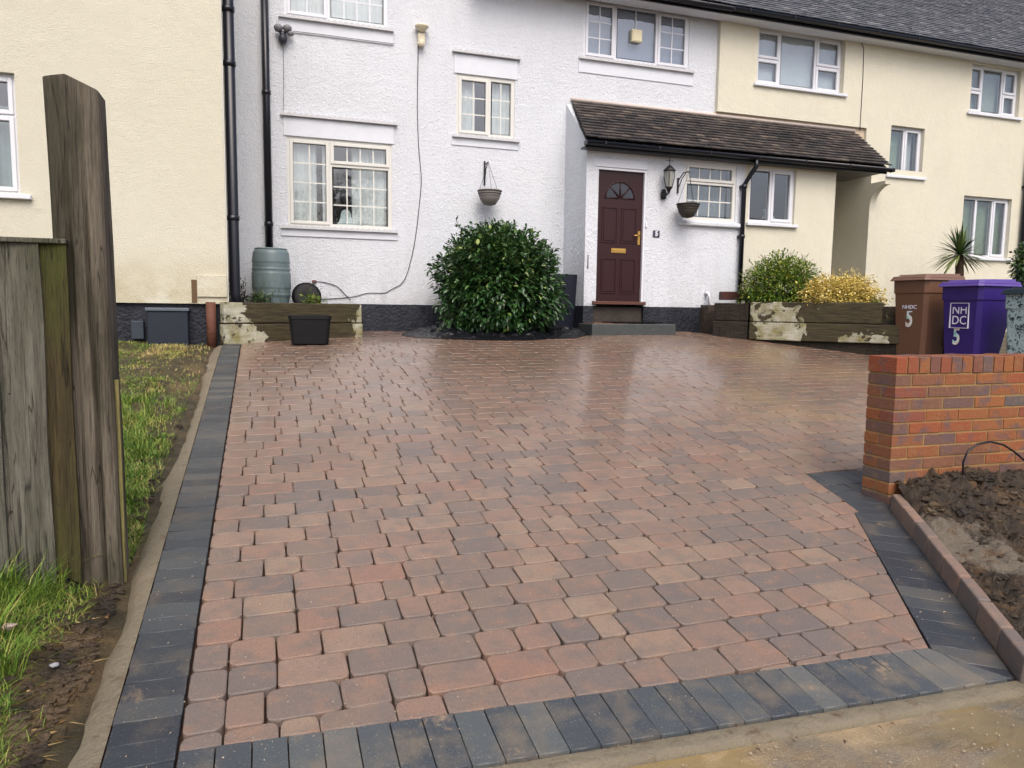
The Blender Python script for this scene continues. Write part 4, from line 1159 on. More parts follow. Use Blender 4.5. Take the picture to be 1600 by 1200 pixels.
# ---- left-hand cream house
left = thing('cream_house', (-3, DC, G(-3, DC)), 'cream rendered house at far left with black plinth, behind fence and gatepost', 'house')
XC1 = FX(350, 250, DC); ZC0 = FZ(240, 473.5, DC)
W5 = rectpx(DC, (-75, 200), (26.5, 200), (10, 113), (10, 303))
b = MB(); wall_cells(b, -9, XC1, ZC0, 7.2, DC, [W5]); b.box(XC1-.25, XC1-.002, DC+.25, DM+.2, ZC0, 7.2); b.build('wall', cream_l, left)
b = MB(); b.box(-9, XC1-.06, DC+.05, DC+.3, .6, ZC0-.001); b.box(XC1-.3, XC1-.06, DC+.301, DM, .6, ZC0-.001); b.build('plinth', plinth_m, left)
x0, x1, z0, z1 = W5
win, o = window(left, W5, DC, [(0, .5, 0, .66, 1, 1, 0), (0, .5, .66, 1, 1, 1, 1), (.5, 1, 0, .66, 1, 1, 1), (.5, 1, .66, 1, 1, 1, 1)], upvc, rec=.07)
drape(win, x0+.04, x1-.04, z0+.03, z1-.3, DC+.24, simple('blue_green_net', sr(150, 172, 170), .9, .1, .2, 6)); sill_plain(left, W5, DC, upvc, .11, .05, .06)
b = MB(); b.box(XC1+.001, XC1+.012, DC+.01, DC+.05, ZC0, 7.2); b.build('bead_trim', upvc_c, left)
# patch above the meter cupboard and the cut-out strip
b = MB(); xx = FX(303, 460, DC); b.box(xx-.025, xx+.035, DC-.004, DC+.001, ZC0+.01, FZ(303, 437, DC)); b.build('raw_edge_strip', simple('raw_brown_edge', sr(96, 76, 54), .9), left)
b = MB(); b.box(FX(233, 510, DC), FX(296, 510, DC), DC-.16, DC+.049, FZ(265, 546, DC-.1), FZ(265, 486, DC-.1)); mc = b.build('meter_cupboard', simple('dark_cupboard', sr(30, 38, 50), .35, .5, .15, 5), left, bevel=.01)
b = MB(); b.box(FX(231, 510, DC), FX(298, 510, DC), DC-.18, DC+.04, FZ(265, 486, DC-.1)+.001, FZ(265, 481, DC-.1)); b.build('lid', simple('grey_lid', sr(86, 96, 106), .4), mc, bevel=.005)
b = MB(); b.box(FX(205, 510, DC), FX(225, 510, DC), DC-.03, DC+.049, FZ(215, 530, DC), FZ(215, 501, DC)); b.build('air_brick', simple('dull_box', sr(48, 56, 66), .6), left, bevel=.01)
# rusty brown pipe at the corner and the raised cream patch
b = MB(); x_ = FX(330, 500, DC-.06); b.tube([(x_, DC-.06, G(x_, DC)-.1), (x_, DC-.06, ZC0+.02)], .055, 12); b.build('clay_pipe', simple('rusty_pipe', sr(98, 62, 48), .7, .3, .35, 9, .008, 20), left)
b = MB(); b.box(FX(308, 450, DC), XC1-.003, DC-.022, DC-.0005, ZC0+.08, ZC0+.34); b.build('render_patch', cream_l, left, bevel=.006)

# ------------------------------------------------------------------ drainpipes
def drain(name, pts, r, label, brackets, col=black_pl, by=0):
    t = thing(name, pts[-1], label, 'drainpipe')
    b = MB(); b.tube(pts, r, 14); p = b.build('pipe', col, t)
    for z in brackets:
        c = min(((Vector(q)-Vector((q[0], q[1], z))).length, q) for q in pts)[1]
        a = None
        for i in range(len(pts)-1):
            if (pts[i][2]-z)*(pts[i+1][2]-z) <= 0:
                f_ = (z-pts[i][2])/((pts[i+1][2]-pts[i][2]) or 1); a = Vector(pts[i]).lerp(Vector(pts[i+1]), f_)
        if a is None: continue
        b = MB(); b.lathe(a.x, a.y, [(r+.001, z-.03), (r+.010, z-.028), (r+.010, z+.028), (r+.001, z+.03)], 14); b.box(a.x-.05, a.x+.05, a.y+r*.7, a.y+r+by, z-.02, z+.02); b.build('socket', col, t)
    return t
xa = FX(361, 100, 9.75)
xa0 = FX(359, 10, DM-.12); xa1 = FX(371, 430, DM-.12)
drain('drainpipe', [(FX(361, 200, DC+.12)+.0, DC+.12, 7.1), (FX(361, 200, DC+.12)+.0, DC+.12, ZC0+.12), (FX(361, 200, DC+.12)+.06, DC+.12, ZC0-.1)], .062, 'thick black drainpipe at the corner of the left cream house', (FZ(361, 15, DC+.12), FZ(361, 100, DC+.12), FZ(365, 341, DC+.12)))
xw = FX(417, 200, DM-.07)
drain('drainpipe', [(xw, DM-.07, 6.6), (xw, DM-.07, FZ(423, 396, DM-.07))], .052, 'thinner black drainpipe running down the white house into the water butt', (FZ(418, 145, DM-.07), FZ(420, 350, DM-.07)), by=.02)
yj = DP-.07; xj = FX(1158, 400, yj)
drain('drainpipe', [(xj+.10, DEy-.01, EZt-.08), (xj+.10, DEy-.01, EZt-.20), (xj+.05, (DEy+yj)/2, EZt-.33), (xj, yj, EZt-.48), (xj, yj, G(7, 10)+.05)], .038, 'black swan-necked downpipe between the white and cream halves of the porch', (EZt-.5, EZt-1.3), by=.03)
yr = DR-.07; xr = FX(1600, 320, yr)+.03
drain('drainpipe', [(xr, yr, zr-.1), (xr, yr, 1.2)], .045, 'black drainpipe at the right edge of the cream terrace', (2.6, 4.2), by=.02)

# ------------------------------------------------------------------ front step
xs0, xs1 = FX(925, 520, 9.92), FX(1056, 517, 9.92)
yb_ = DP-.02
st = thing('front_step', ((xs0+xs1)/2, 10.1, G(5, 10)), 'low grey concrete doorstep slab in front of the maroon door', 'step')
zs = FZ(990, 506.5, 9.92)
b = MB(); b.box(xs0, xs1, 9.92, yb_, G(5, 10)-.1, zs); b.build('slab', simple('grey_step', sr(66, 70, 70), .5, .4, .25, 8, .006, 30), st, bevel=.012)
b = MB(); b.box(xs0+.06, xs0+.62, 10.0, yb_-.02, zs+.001, zs+.012); b.build('brown_paving', simple('worn_brown_top', sr(112, 84, 68), .5, .4, .3, 8), st)
b = MB(); b.box(FX(953, 500, 10.1), FX(1030, 500, 10.1), 9.99, yb_-.05, zs+.013, zs+.03); tag(b.build('doormat', simple('black_mat', sr(22, 20, 20), .95, .1, .2, 60, .004, 120), bevel=.005), 'thin black doormat lying on the front step', 'doormat')
# white waste pipe
b = MB(); P = [fac(px, py, DP-.10) for px, py in ((1108, 458), (1108, 470), (1110, 476), (1117, 482), (1121, 490), (1122, 499))]
b.tube([(P[0][0], DP+.0, P[0][1])]+[(p[0], DP-.10, p[1]) for p in P], .032, 10); tag(b.build('waste_pipe', upvc), 'short white elbowed waste pipe at the foot of the porch wall', 'pipe')

# ------------------------------------------------------------------ wall lantern, baskets, small fixtures
def lantern():
    D = DP-.17; cx, zc = fac(1045.5, 285, D)
    t = thing('wall_lantern', (cx, D, zc), 'black carriage-style wall lantern beside the maroon door', 'lantern')
    zt_, zb_ = FZ(1045, 267, D), FZ(1045, 292, D)
    b = MB(); b.lathe(cx, D, [(.005, FZ(1045, 245, D)), (.006, FZ(1045, 258, D)), (.03, FZ(1045, 259, D)), (.06, FZ(1045, 262.5, D)), (.092, zt_+.015), (.098, zt_), (.09, zt_-.006)][::-1], 12)
    b.box(cx-.07, cx+.07, D-.004, D+.004, FZ(1045, 251, D)-.005, FZ(1045, 251, D)+.003); b.build('roof_cap', black_iron, t)
    b = MB(); b.lathe(cx, D, [(.052, zb_), (.082, zt_-.006)], 6, caps=False); M = Mat('lantern_glass', .1, .5); M.color(sr(196, 198, 190)); M.b.inputs['Transmission Weight'].default_value = .5; b.build('glass_shade', M.m, t)
    for k in range(6):
        a = k*math.pi/3; b = MB(); b.tube([(cx+.056*math.cos(a), D+.056*math.sin(a), zb_), (cx+.09*math.cos(a), D+.09*math.sin(a), (zb_+zt_)/2+.02), (cx+.088*math.cos(a), D+.088*math.sin(a), zt_)], .006, 5); b.build('frame_bar', black_iron, t)
    b = MB(); b.lathe(cx, D, [(.012, zb_-.10), (.03, zb_-.05), (.05, zb_-.02), (.062, zb_)], 12)
    xa, za = fac(1037, 304, DP-.02)
    b.tube([(cx, D, zb_-.09), (cx-.03, D+.05, zb_-.13), (cx-.07, D+.11, zb_-.10), (xa, DP-.03, za+.04)], .018, 8); b.build('scroll_arm', black_iron, t)
    b = MB(); b.lathe(xa, DP-.02, [(.04, za-.07), (.05, za-.04), (.055, za+.03), (.03, za+.08)], 12, ca=1, sa=.4); b.build('wall_plate', black_iron, t)
lantern()
def basket(top, arm_end, bowl, D, out, label, hang):
    """bracket fixed at the wall plane D, bowl hanging 'out' in front of it"""
    y = D-out
    bx_, bz_ = fac(bowl[0], bowl[1], y); w = bowl[2]
    t = thing('hanging_basket', (bx_, y, bz_), label, 'basket', 'hanging baskets on the white house')
    h = w*.62; b = MB()
    prof = [(w*(.08), bz_-h), (w*.26, bz_-h*.93), (w*.42, bz_-h*.55), (w*.5, bz_), (w*.47, bz_), (w*.38, bz_-h*.5), (w*.2, bz_-h*.8)]
    b.lathe(bx_, y, prof, 20); b.build('bowl', hang, t)
    b = MB()
    for k in range(5):
        q = w*(.5-.07*k*.8)+.004; z = bz_-h*.02-h*.16*k
        q = w*.5*math.sqrt(max(.05, 1-(k*.16)**1.2))+.004
        b.tube([(bx_+q*math.cos(a), y+q*math.sin(a), z) for a in [2*math.pi*i/20 for i in range(21)]], .011, 5, caps=False)
    b.build('woven_rings', hang, t)
    ax_, az_ = fac(arm_end[0], arm_end[1], y)
    b = MB()
    for k in range(3):
        a = .4+k*2.09; b.tube([(ax_, y, az_-.01), (bx_+w*.48*math.cos(a), y+w*.48*math.sin(a), bz_)], .003, 5)
    b.build('chain', black_iron, t)
    b = MB(); x0_, z0_ = fac(top[0], top[1], D); x1_, z1_ = fac(top[2], top[3], D)
    b.box(x0_-.012, x0_+.012, D-.022, D+.004, min(z0_, z1_), max(z0_, z1_))
    b.tube([(x0_, D-.01, max(z0_, z1_)-.05), ((x0_+ax_)/2, (D+y)/2, az_), (ax_, y, az_), (ax_, y, az_-.02)], .009, 6)
    b.tube([(x0_, D-.01, min(z0_, z1_)+.05), ((x0_*.6+ax_*.4), D*.6+y*.4, az_-.08), ((x0_*.3+ax_*.7), D*.3+y*.7, az_-.015)], .008, 6)
    b.build('bracket', black_iron, t)
    return t
wick = Mat('grey_wicker', .8, .25); wick.color(wick.mix(wick.noise(60, 3, .6, stretch=(1, 1, 3)), sr(96, 90, 88), sr(150, 144, 140))); wick.bump(wick.noise(70, 3, stretch=(1, 1, 3)), .006); wick = wick.m
wick2 = simple('dark_wicker', sr(74, 70, 64), .8, .25, .35, 40, .006, 60)
basket((757, 252, 757, 290), (763, 253), (765, 298, .36), DM, .28, 'grey woven hanging basket on bracket above the big bush', wick)
basket((1059, 278, 1059, 302), (1077, 268), (1075, 319, .34), DP, .26, 'dark empty hanging basket on bracket beside the lantern', wick2)
# floodlight with two heads
D = DM-.10; cx, zc = fac(442, 55, D)
t = thing('floodlight', (cx, DM, zc), 'twin-headed grey security floodlight with sensor under upper left window', 'light')
grey_pl = simple('grey_plastic', sr(120, 120, 124), .5); dark_pl = simple('dark_grey_plastic', sr(52, 54, 64), .5)
for (px, py, q) in ((435, 45, .062), (449, 46, .062)):
    x_, z_ = fac(px, py, D); b = MB(); b.lathe(x_, D, [(q*.3, z_-.03), (q*.8, z_-.025), (q, z_+.01), (q*.95, z_+.035), (q*.5, z_+.06), (q*.1, z_+.065)], 14); b.build('lamp_head', grey_pl, t)
    b = MB(); b.tube([(x_, D, z_-.01), (cx, DM-.05, zc)], .014, 6); b.build('arm', dark_pl, t)
x_, z_ = fac(454, 53, D); b = MB(); b.lathe(x_, D, [(.02, z_-.03), (.045, z_-.01), (.045, z_+.02), (.02, z_+.03)], 12); b.build('side_head', grey_pl, t)
x_, z_ = fac(442, 59, D); b = MB(); b.lathe(x_, D+.03, [(.02, z_-.07), (.055, z_-.04), (.06, z_+.01), (.04, z_+.06)], 14); b.build('sensor', dark_pl, t)
b = MB(); b.box(x_-.035, x_+.035, DM-.06, DM+.01, z_-.05, z_+.07); b.build('wall_box', dark_pl, t)
# cream sounder above the cable
D = DM-.09; cx, zc = fac(659, 45, D)
t = thing('security_light', (cx, DM, zc), 'cream disc-topped wall light with a cable hanging from it', 'light')
crp = simple('cream_plastic', sr(216, 206, 180), .5, .4, .12, 8)
b = MB(); b.lathe(cx, D, [(.02, zc-.045), (.05, zc-.03), (.10, zc+.02), (.105, zc+.035), (.09, zc+.05), (.03, zc+.055)], 20); b.build('dish', crp, t)
x_, z_ = fac(659, 62, D); b = MB(); b.box(x_-.05, x_+.05, D, DM+.005, z_-.07, z_+.10); b.lathe(x_, D+.01, [(.02, z_-.10), (.04, z_-.08), (.042, z_-.02), (.03, z_)], 12); b.build('body', crp, t, bevel=.008)
def cable(pts, D, label, r=.005):
    b = MB(); P = [(FX(px, py, D), D-.012, FZ(px, py, D)) for px, py in pts]
    Q = []
    for i in range(len(P)-1):                       # smooth it
        p0 = Vector(P[max(i-1, 0)]); p1 = Vector(P[i]); p2 = Vector(P[i+1]); p3 = Vector(P[min(i+2, len(P)-1)])
        for k in range(5):
            t = k/5; Q.append(.5*((2*p1)+(p2-p0)*t+(2*p0-5*p1+4*p2-p3)*t*t+(3*p1-p0-3*p2+p3)*t**3))
    Q.append(Vector(P[-1])); b.tube(Q, r, 6); return tag(b.build('cable', black_iron), label, 'cable')
cable([(654, 48), (653, 90), (652, 170), (654, 230), (658, 280), (655, 320), (649, 370), (641, 410), (630, 440), (612, 452), (600, 458), (575, 458), (550, 464), (500, 468)], DM, 'long thin cable hanging down the white wall from the cream wall light')
cable([(491, 440), (505, 441), (525, 447), (537, 458), (548, 469)], DM, 'short thin cable running down to the raised bed by the water butt')
cable([(457, 49), (500, 54), (560, 62), (616, 69)], DM-.015, 'thin cable running right from the twin floodlight under the upper window', .004)
cable([(442, 68), (443, 110), (443, 160), (442, 178)], DM, 'thin faint cable dropping from the twin floodlight to the lower window', .003)
b = MB(); x_, z_ = fac(491, 440, DM); b.box(x_-.03, x_+.03, DM-.03, DM+.005, z_-.02, z_+.02); tag(b.build('junction_box', simple('brown_box', sr(96, 66, 60), .6), bevel=.004), 'tiny brown junction box on the white wall above the raised bed', 'box')
# small metal rod hung beside the door
b = MB(); x_ = FX(919.5, 410, DP-.03); b.tube([(x_, DP-.012, FZ(919, 398, DP)), (x_, DP-.012, FZ(919, 419, DP))], .008, 6); b.build('boot_rail', simple('grey_metal', sr(110, 106, 104), .5), white)

# ------------------------------------------------------------------ raised bed left with water butt
def sleeper(parent, p0, p1, z0, z1, th, mat, wob=.006, nm='sleeper'):
    p0 = Vector(p0); p1 = Vector(p1); d = p1-p0; L = d.length; d.normalize(); n_ = Vector((-d.y, d.x))
    b = MB(); N = max(4, int(L/.12)); vs = []
    for i in range(N+1):
        c = p0+d*(L*i/N); 
        for (o_, z) in ((0, z0), (0, z1), (th, z1), (th, z0)):
            w = wob*noise.noise(Vector((c.x*3, c.y*3, z*4+o_))); q = c+n_*(o_+w); vs.append((q.x, q.y, z+w))
    fs = [(0, 1, 2, 3), (N*4+3, N*4+2, N*4+1, N*4)]
    for i in range(N):
        for k in range(4):
            j = (k+1) % 4; fs.append((i*4+k, (i+1)*4+k, (i+1)*4+j, i*4+j))
    b.add(vs, fs); return b.build(nm, mat, parent, bevel=.014)
bl0 = (FX(350, 538, 9.36), 9.36); bl1 = (FX(567, 520, 10.25), 10.25)
rbl = thing('raised_bed', ((bl0[0]+bl1[0])/2, 9.9, G(.4, 9.9)), 'low raised bed of two flaking cream-painted railway sleepers under the water butt', 'raised bed')
zt2 = FZ(350, 472, 9.36); zb2 = G(0, 9.4)-.02; zm2 = (zt2+zb2)/2
sleeper(rbl, bl0, bl1, zb2, zm2-.004, .12, sleeper_m); sleeper(rbl, (bl0[0]+.01, bl0[1]+.015), (bl1[0]-.01, bl1[1]+.015), zm2+.004, zt2, .12, sleeper_m)
sleeper(rbl, (bl1[0]+.0, bl1[1]+.13), (bl1[0]+.0, DM-.03), zb2, zt2-.01, .12, sleeper_m)
b = MB(); b.prism([(bl0[0]+.02, bl0[1]+.14), (bl1[0]-.13, bl1[1]+.13), (bl1[0]-.13, DM-.03), (bl0[0]+.02, DM-.03)], 'z', zb2, zt2-.05); b.build('soil_fill', soil_m, rbl)
bx_ = FX(424, 430, 10.75); by_ = 10.75; zb3 = zt2-.05; zt3 = FZ(424, 391, 10.75)
H = zt3-zb3; R0 = (FX(455, 450, by_)-FX(393.5, 450, by_))/2
wb = thing('water_butt', (bx_, by_, zb3), 'grey-green ribbed plastic water butt under the drainpipe', 'water butt')
b = MB(); pr = []
for i in range(41):
    t = i/40; r = R0*(.90+.10*math.sin(math.pi*min(1, t*1.05))**.5) if t > .02 else R0*.86
    for c_ in (.18, .24, .30, .62, .70, .76):
        if abs(t-c_) < .012: r -= .012
    if t > .93: r = R0*(.93-.10*((t-.93)/.07)**2)
    if t < .16: r = R0*(.84+.08*t/.16)
    pr.append((r, zb3+H*t))
b.lathe(bx_, by_, pr, 36); b.build('barrel', butt_m, wb)
b = MB(); b.lathe(bx_, by_, [(R0*.83, zt3+.001), (R0*.84, zt3+.018), (R0*.80, zt3+.024), (R0*.2, zt3+.028)], 32); b.build('lid', butt_m, wb)
b = MB(); b.tube([(bx_-.03, by_-R0+.02, zb3+.12), (bx_-.03, by_-R0-.05, zb3+.11), (bx_-.03, by_-R0-.06, zb3+.07)], .016, 8); b.build('tap', dark_pl, wb)
# dark round tyre-like lid leaning behind
x_, z_ = fac(479, 463, 10.95); b = MB()
P = []
N = 28; vs = []
for (rr, yy) in ((.20, .0), (.205, -.03), (.16, -.05), (.07, -.055), (.0001, -.04)):
    for k in range(N):
        a = 2*math.pi*k/N; vs.append((x_+rr*math.cos(a), 10.95+yy-(rr*math.sin(a))*-.25, z_+rr*math.sin(a)*.97))
fs = [(i*N+k, i*N+(k+1) % N, (i+1)*N+(k+1) % N, (i+1)*N+k) for i in range(4) for k in range(N)]+[tuple(range(N))]
b.add(vs, fs, .5, True); tag(b.build('round_lid', black_tub), 'dark round plastic lid leaning on the wall beside the water butt', 'lid')
# planter tub on the drive
px_ = FX(485, 520, 9.15); py_ = 9.28; zt4 = FZ(485, 493, 9.15); zb4 = G(px_, py_)+.003
pot = thing('planter_tub', (px_, py_, zb4), 'square black plastic planter tub standing on the drive before the sleepers', 'planter')
b = MB(); hw = (FX(519, 500, 9.1)-FX(452, 500, 9.1))/2
def rsq(h, c=.25, n=5):
    P = []
    for (sx, sy, a0) in ((1, -1, -90), (1, 1, 0), (-1, 1, 90), (-1, -1, 180)):
        for k in range(n):
            a = rad(a0+90*k/(n-1)); P.append((sx*h*(1-c)+h*c*math.cos(a), sy*h*(1-c)+h*c*math.sin(a)))
    return P
vs = []; prof = [(.84, 0), (.86, .03), (.96, .84), (.97, .87), (1.0, .88), (1.0, .99), (.98, 1.0), (.93, 1.0), (.92, .9), (.9, .75)]
for (k, t) in prof: vs += [(px_+a, py_+c*.72, zb4+(zt4-zb4)*t) for a, c in rsq(hw*k)]
n = 20; fs = [(i*n+k, i*n+(k+1) % n, (i+1)*n+(k+1) % n, (i+1)*n+k) for i in range(len(prof)-1) for k in range(n)]
b.add(vs, fs, .5, False); b.add(vs[:n], [tuple(reversed(range(n)))]); b.build('tub', black_tub, pot)
b = MB(); P = rsq(hw*.9); b.add([(px_+a, py_+c*.72, zb4+(zt4-zb4)*.78+.01*rl.random()) for a, c in P], [tuple(range(20))]); b.build('compost', soil_m, pot)

# ------------------------------------------------------------------ raised bed right
rbr = thing('raised_bed', (7.6, 8.7, G(7.6, 8.7)), 'raised bed of stained cream-painted railway sleepers below the golden shrub', 'raised bed')
q0 = Vector((6.58, 9.84)); q1 = Vector((6.93, 9.42)); q2 = Vector((8.62, 7.32))
zbt = FZ(1250, 472, 8.85); zmid = FZ(1250, 504.5, 8.85); zbot = FZ(1250, 533, 8.85)
sleeper(rbr, q1, Vector((8.06, 8.03)), zmid+.004, zbt, .14, sleeper_m2); sleeper(rbr, q1+Vector((-.01, -.005)), q2, zbot, zmid-.003, .14, sleeper_m2)
sleeper(rbr, q1+Vector((.03, .03)), q2+Vector((.03, .03)), G(8.4, 7.5)-.1, zbot-.004, .13, sleeper_dark)
sleeper(rbr, q0, q1-Vector((.02, -.02)), zmid+.01, zbt-.02, .14, sleeper_dark); sleeper(rbr, q0+Vector((-.02, -.01)), q1-Vector((.02, -.02)), G(6.8, 9.5)-.05, zmid+.004, .14, sleeper_dark)
sleeper(rbr, Vector((7.10, 10.43)), q0+Vector((.10, .12)), G(6.8, 9.5)-.05, zbt-.02, .12, sleeper_dark)
b = MB(); xx0, zz0 = fac(1123, 462, 10.1); b.obox((xx0+.42, 9.98, zz0), Vector((1, -.25, 0)).normalized(), Vector((.25, 1, 0)).normalized(), (0, 0, 1), .42, .06, .065); b.build('top_rail', simple('red_brown_rail', sr(74, 42, 36), .6, .3, .25), rbr, bevel=.008)
b = MB(); P = [(q0.x+.15, q0.y+.1), (q1.x+.14, q1.y+.12), (q2.x+.12, q2.y+.12), (9.6, 8.2), (9.6, 10.44), (q0.x+.15, 10.44)]
b.prism(P[::-1], 'z', .9, zbt-.05); b.build('soil_fill', soil_m, rbr)

# ------------------------------------------------------------------ shrubs
def leafy(name, c, R, n, ls, mat, label, cat, seed, lum=None, shape=None, bottom=-.9, aspect=.5, shell=.55, sprig=0, stem_n=7, bumpk=.18, group=None, droop=.2, gz=None, core=.25):
    rn = random.Random(seed)
    gz = gz if gz is not None else c[2]-R[2]
    t = thing(name, (c[0], c[1], gz), label, cat, group)
    b = MB(); C = Vector(c)
    def put(p, out, size, r):
        d = (out+Vector((rn.gauss(0, .55), rn.gauss(0, .55), rn.gauss(0, .45)-droop))).normalized()
        side = d.cross(Vector((rn.gauss(0, .4), rn.gauss(0, .4), 1))).normalized(); up = side.cross(d).normalized()
        l = size*rn.uniform(.7, 1.2); w = l*aspect*.5; cup = w*.35
        vs = [p, p+d*l*.35+side*w+up*cup, p+d*l*.75+side*w*.75+up*cup*.6-Vector((0, 0, l*.05)), p+d*l-Vector((0, 0, l*.14)), p+d*l*.75-side*w*.75+up*cup*.6-Vector((0, 0, l*.05)), p+d*l*.35-side*w+up*cup, p+d*l*.5]
        b.add(vs, [(0, 1, 6), (1, 2, 6), (2, 3, 6), (3, 4, 6), (4, 5, 6), (5, 0, 6)], r, False)
    k = 0
    while k < n:
        v = Vector((rn.gauss(0, 1), rn.gauss(0, 1), rn.gauss(0, 1))).normalized()
        if v.z < bottom: continue
        cl = 1+bumpk*noise.noise(v*2.2+Vector((seed, 0, 0)))+bumpk*.7*noise.noise(v*5+Vector((0, seed, 0)))
        inner = rn.random() < core
        q = (shell+(1-shell)*rn.random()**.6)*cl if not inner else rn.uniform(.25, .75)*cl
        if rn.random() < .05: q *= 1.06
        # clumps: leaves crowd round twig ends
        g = noise.noise(v*9+Vector((seed*3, 0, q*4)))
        if g < -.25 and rn.random() < .55 and not inner: continue
        sh = shape(v) if shape else 1
        p = C+Vector((v.x*R[0], v.y*R[1], v.z*R[2]))*(q*sh)
        if p.z < gz+.03: continue
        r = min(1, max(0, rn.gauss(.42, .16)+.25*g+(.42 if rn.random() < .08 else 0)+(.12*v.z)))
        put(p, v, ls, r); k += 1
    for s in range(sprig):
        v = Vector((rn.gauss(0, 1), rn.gauss(0, .7), abs(rn.gauss(.6, .6)))).normalized()
        base = C+Vector((v.x*R[0], v.y*R[1], v.z*R[2]))*.95; L = rn.uniform(.06, .16)*(ls/.08)**.3
        dirv = (v+Vector((0, 0, .7))).normalized()
        for q in range(6): put(base+dirv*L*q/5, dirv, ls*.75, min(1, max(0, rn.gauss(.5, .2))))
    b.build('foliage', mat, t)
    b = MB()
    for s in range(stem_n):
        a = rn.uniform(0, 6.28); e = C+Vector((math.cos(a)*R[0]*.55, math.sin(a)*R[1]*.55, rn.uniform(-.2, .6)*R[2]))
        b.tube([(c[0]+math.cos(a)*.04, c[1]+math.sin(a)*.04, gz-.02), ((c[0]+e.x)/2+.02, (c[1]+e.y)/2, (gz+e.z)/2), tuple(e)], [.018, .012, .006], 6)
    b.build('stems', twig_m, t)
    return t
BY = 10.35; bxm, bzt = fac(778, 352, BY-.2); bzb = FZ(778, 524, BY-.9)
bz0 = G(3.2, BY)+.0; Rz = (bzt-bz0)/1.78; RX = (FX(876, 430, BY)-FX(677, 430, BY))/2
cxb = (FX(876, 430, BY)+FX(677, 430, BY))/2
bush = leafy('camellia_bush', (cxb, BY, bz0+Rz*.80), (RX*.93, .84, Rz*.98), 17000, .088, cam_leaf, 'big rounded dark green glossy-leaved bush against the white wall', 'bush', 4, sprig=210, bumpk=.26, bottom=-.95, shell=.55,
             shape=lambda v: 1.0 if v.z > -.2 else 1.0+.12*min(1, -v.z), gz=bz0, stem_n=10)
# a taller sprig at the left
b = MB(); rn = random.Random(3)
sx, sz = fac(713, 345, BY-.1)
for (dx, dz) in ((0, 0), (.03, -.05), (.05, -.1), (.07, -.16), (-.02, -.03), (.12, -.14), (.10, -.09), (.02, -.12), (0, -.09), (.14, -.17), (.06, -.03)):
    p = Vector((sx+dx, BY-.1, sz+dz)); d = Vector((rn.gauss(0, 1), -.4, rn.gauss(0, .6))).normalized(); s_ = d.cross(Vector((0, -.3, 1))).normalized()
    b.add([p, p+d*.04+s_*.022, p+d*.085, p+d*.04-s_*.022], [(0, 1, 2), (0, 2, 3)], rn.uniform(.1, .5))
b.tube([(sx+.28, BY, sz-.42), (sx+.12, BY-.05, sz-.18), (sx, BY-.1, sz)], .005, 5, .0)
b.build('sprig', cam_leaf, bush)
# membrane sheet round its foot
mm = MB(); N = 260; K = 26; vs = []
for j in range(K+1):
    for i in range(N):
        a = 2*math.pi*i/N; e = 1+.10*noise.noise(Vector((math.cos(a)*2.5, math.sin(a)*2.5, 3)))
        q = (.45+.60*j/K)*e
        x = 3.28+1.42*q*math.cos(a); y_ = min(10.40+.92*q*math.sin(a), DM-.03)
        cr = .085*abs(fb(x, y_, 5, 4, 9))+.03*abs(fb(x, y_, 13, 3, 1))
        vs.append((x, y_, G(x, y_)+.006+(cr+.035)*math.sin(math.pi*min(1, (1.001-j/K)*1.6)/2)))
fs = [(j*N+i, j*N+(i+1) % N, (j+1)*N+(i+1) % N, (j+1)*N+i) for j in range(K) for i in range(N)]
mm.add(vs, fs+[tuple(reversed(range(N)))], .5, True)
tag(mm.build('membrane_sheet', simple('black_membrane', sr(18, 19, 24), .3, .5, .3, 8, .03, 14)), 'crumpled black weed membrane spread under the big bush', 'sheet')
# dark panel leaning by the porch side
xq0, zq0 = fac(872, 428, 10.72); xq1, zq1 = fac(902, 506, 10.72)
t = thing('leaning_panel', (xq1-.15, 10.72, G(4.6, 10.7)), 'dark slate-coloured board leaning beside the bush against the porch', 'board')
b = MB(); b.obox((xq1-.20, 10.78, (zq0+G(4.6, 10.7))/2), (1, 0, 0), (0, 1, .12), (0, -.12, 1), .20, .014, (zq0-G(4.6, 10.7))/2); b.build('board', simple('slate_board', sr(30, 34, 48), .4, .4, .12, 5), t, bevel=.004)

c = fac(1222, 430, 9.55); leafy('euonymus_shrub', (c[0], 9.55, CAMZ+.33), (.66, .50, .56), 12500, .045, euo_leaf, 'rounded bright green shrub in the sleeper bed below the porch window', 'shrub', 12, sprig=90, bumpk=.2, shell=.5, gz=zbt-.06, aspect=.5, bottom=-.8)
c = fac(1318, 445, 8.85); leafy('golden_shrub', (c[0], 8.85, CAMZ+.20), (.70, .36, .36), 10500, .036, gold_leaf, 'low golden-yellow variegated shrub beside the brown wheelie bin', 'shrub', 31, sprig=110, bumpk=.3, shell=.35, gz=zbt-.06, aspect=.6, bottom=-.8)
c = fac(1185, 440, 9.7); leafy('golden_shrub', (c[0]-.02, 9.7, CAMZ+.24), (.22, .2, .26), 420, .036, gold_leaf, 'small loose yellow-leaved sprig at the left end of the sleeper bed', 'shrub', 40, sprig=14, bumpk=.5, shell=.2, gz=zbt-.06, bottom=-.7, stem_n=3)
c = fac(1388, 466, 8.3); leafy('conifer_seedling', (c[0], 8.55, CAMZ+.05), (.10, .1, .17), 420, .03, euo_leaf, 'tiny green conifer tip between the golden shrub and brown bin', 'plant', 44, sprig=0, shell=.1, gz=zbt-.1, stem_n=1)
c = fac(1386, 495, 7.9); leafy('bedding_plant', (8.42, 8.05, CAMZ-.16), (.20, .16, .20), 620, .035, euo_leaf, 'leafy green plant behind the end of the sleepers', 'plant', 45, sprig=4, shell=.2, gz=CAMZ-.42, stem_n=3)
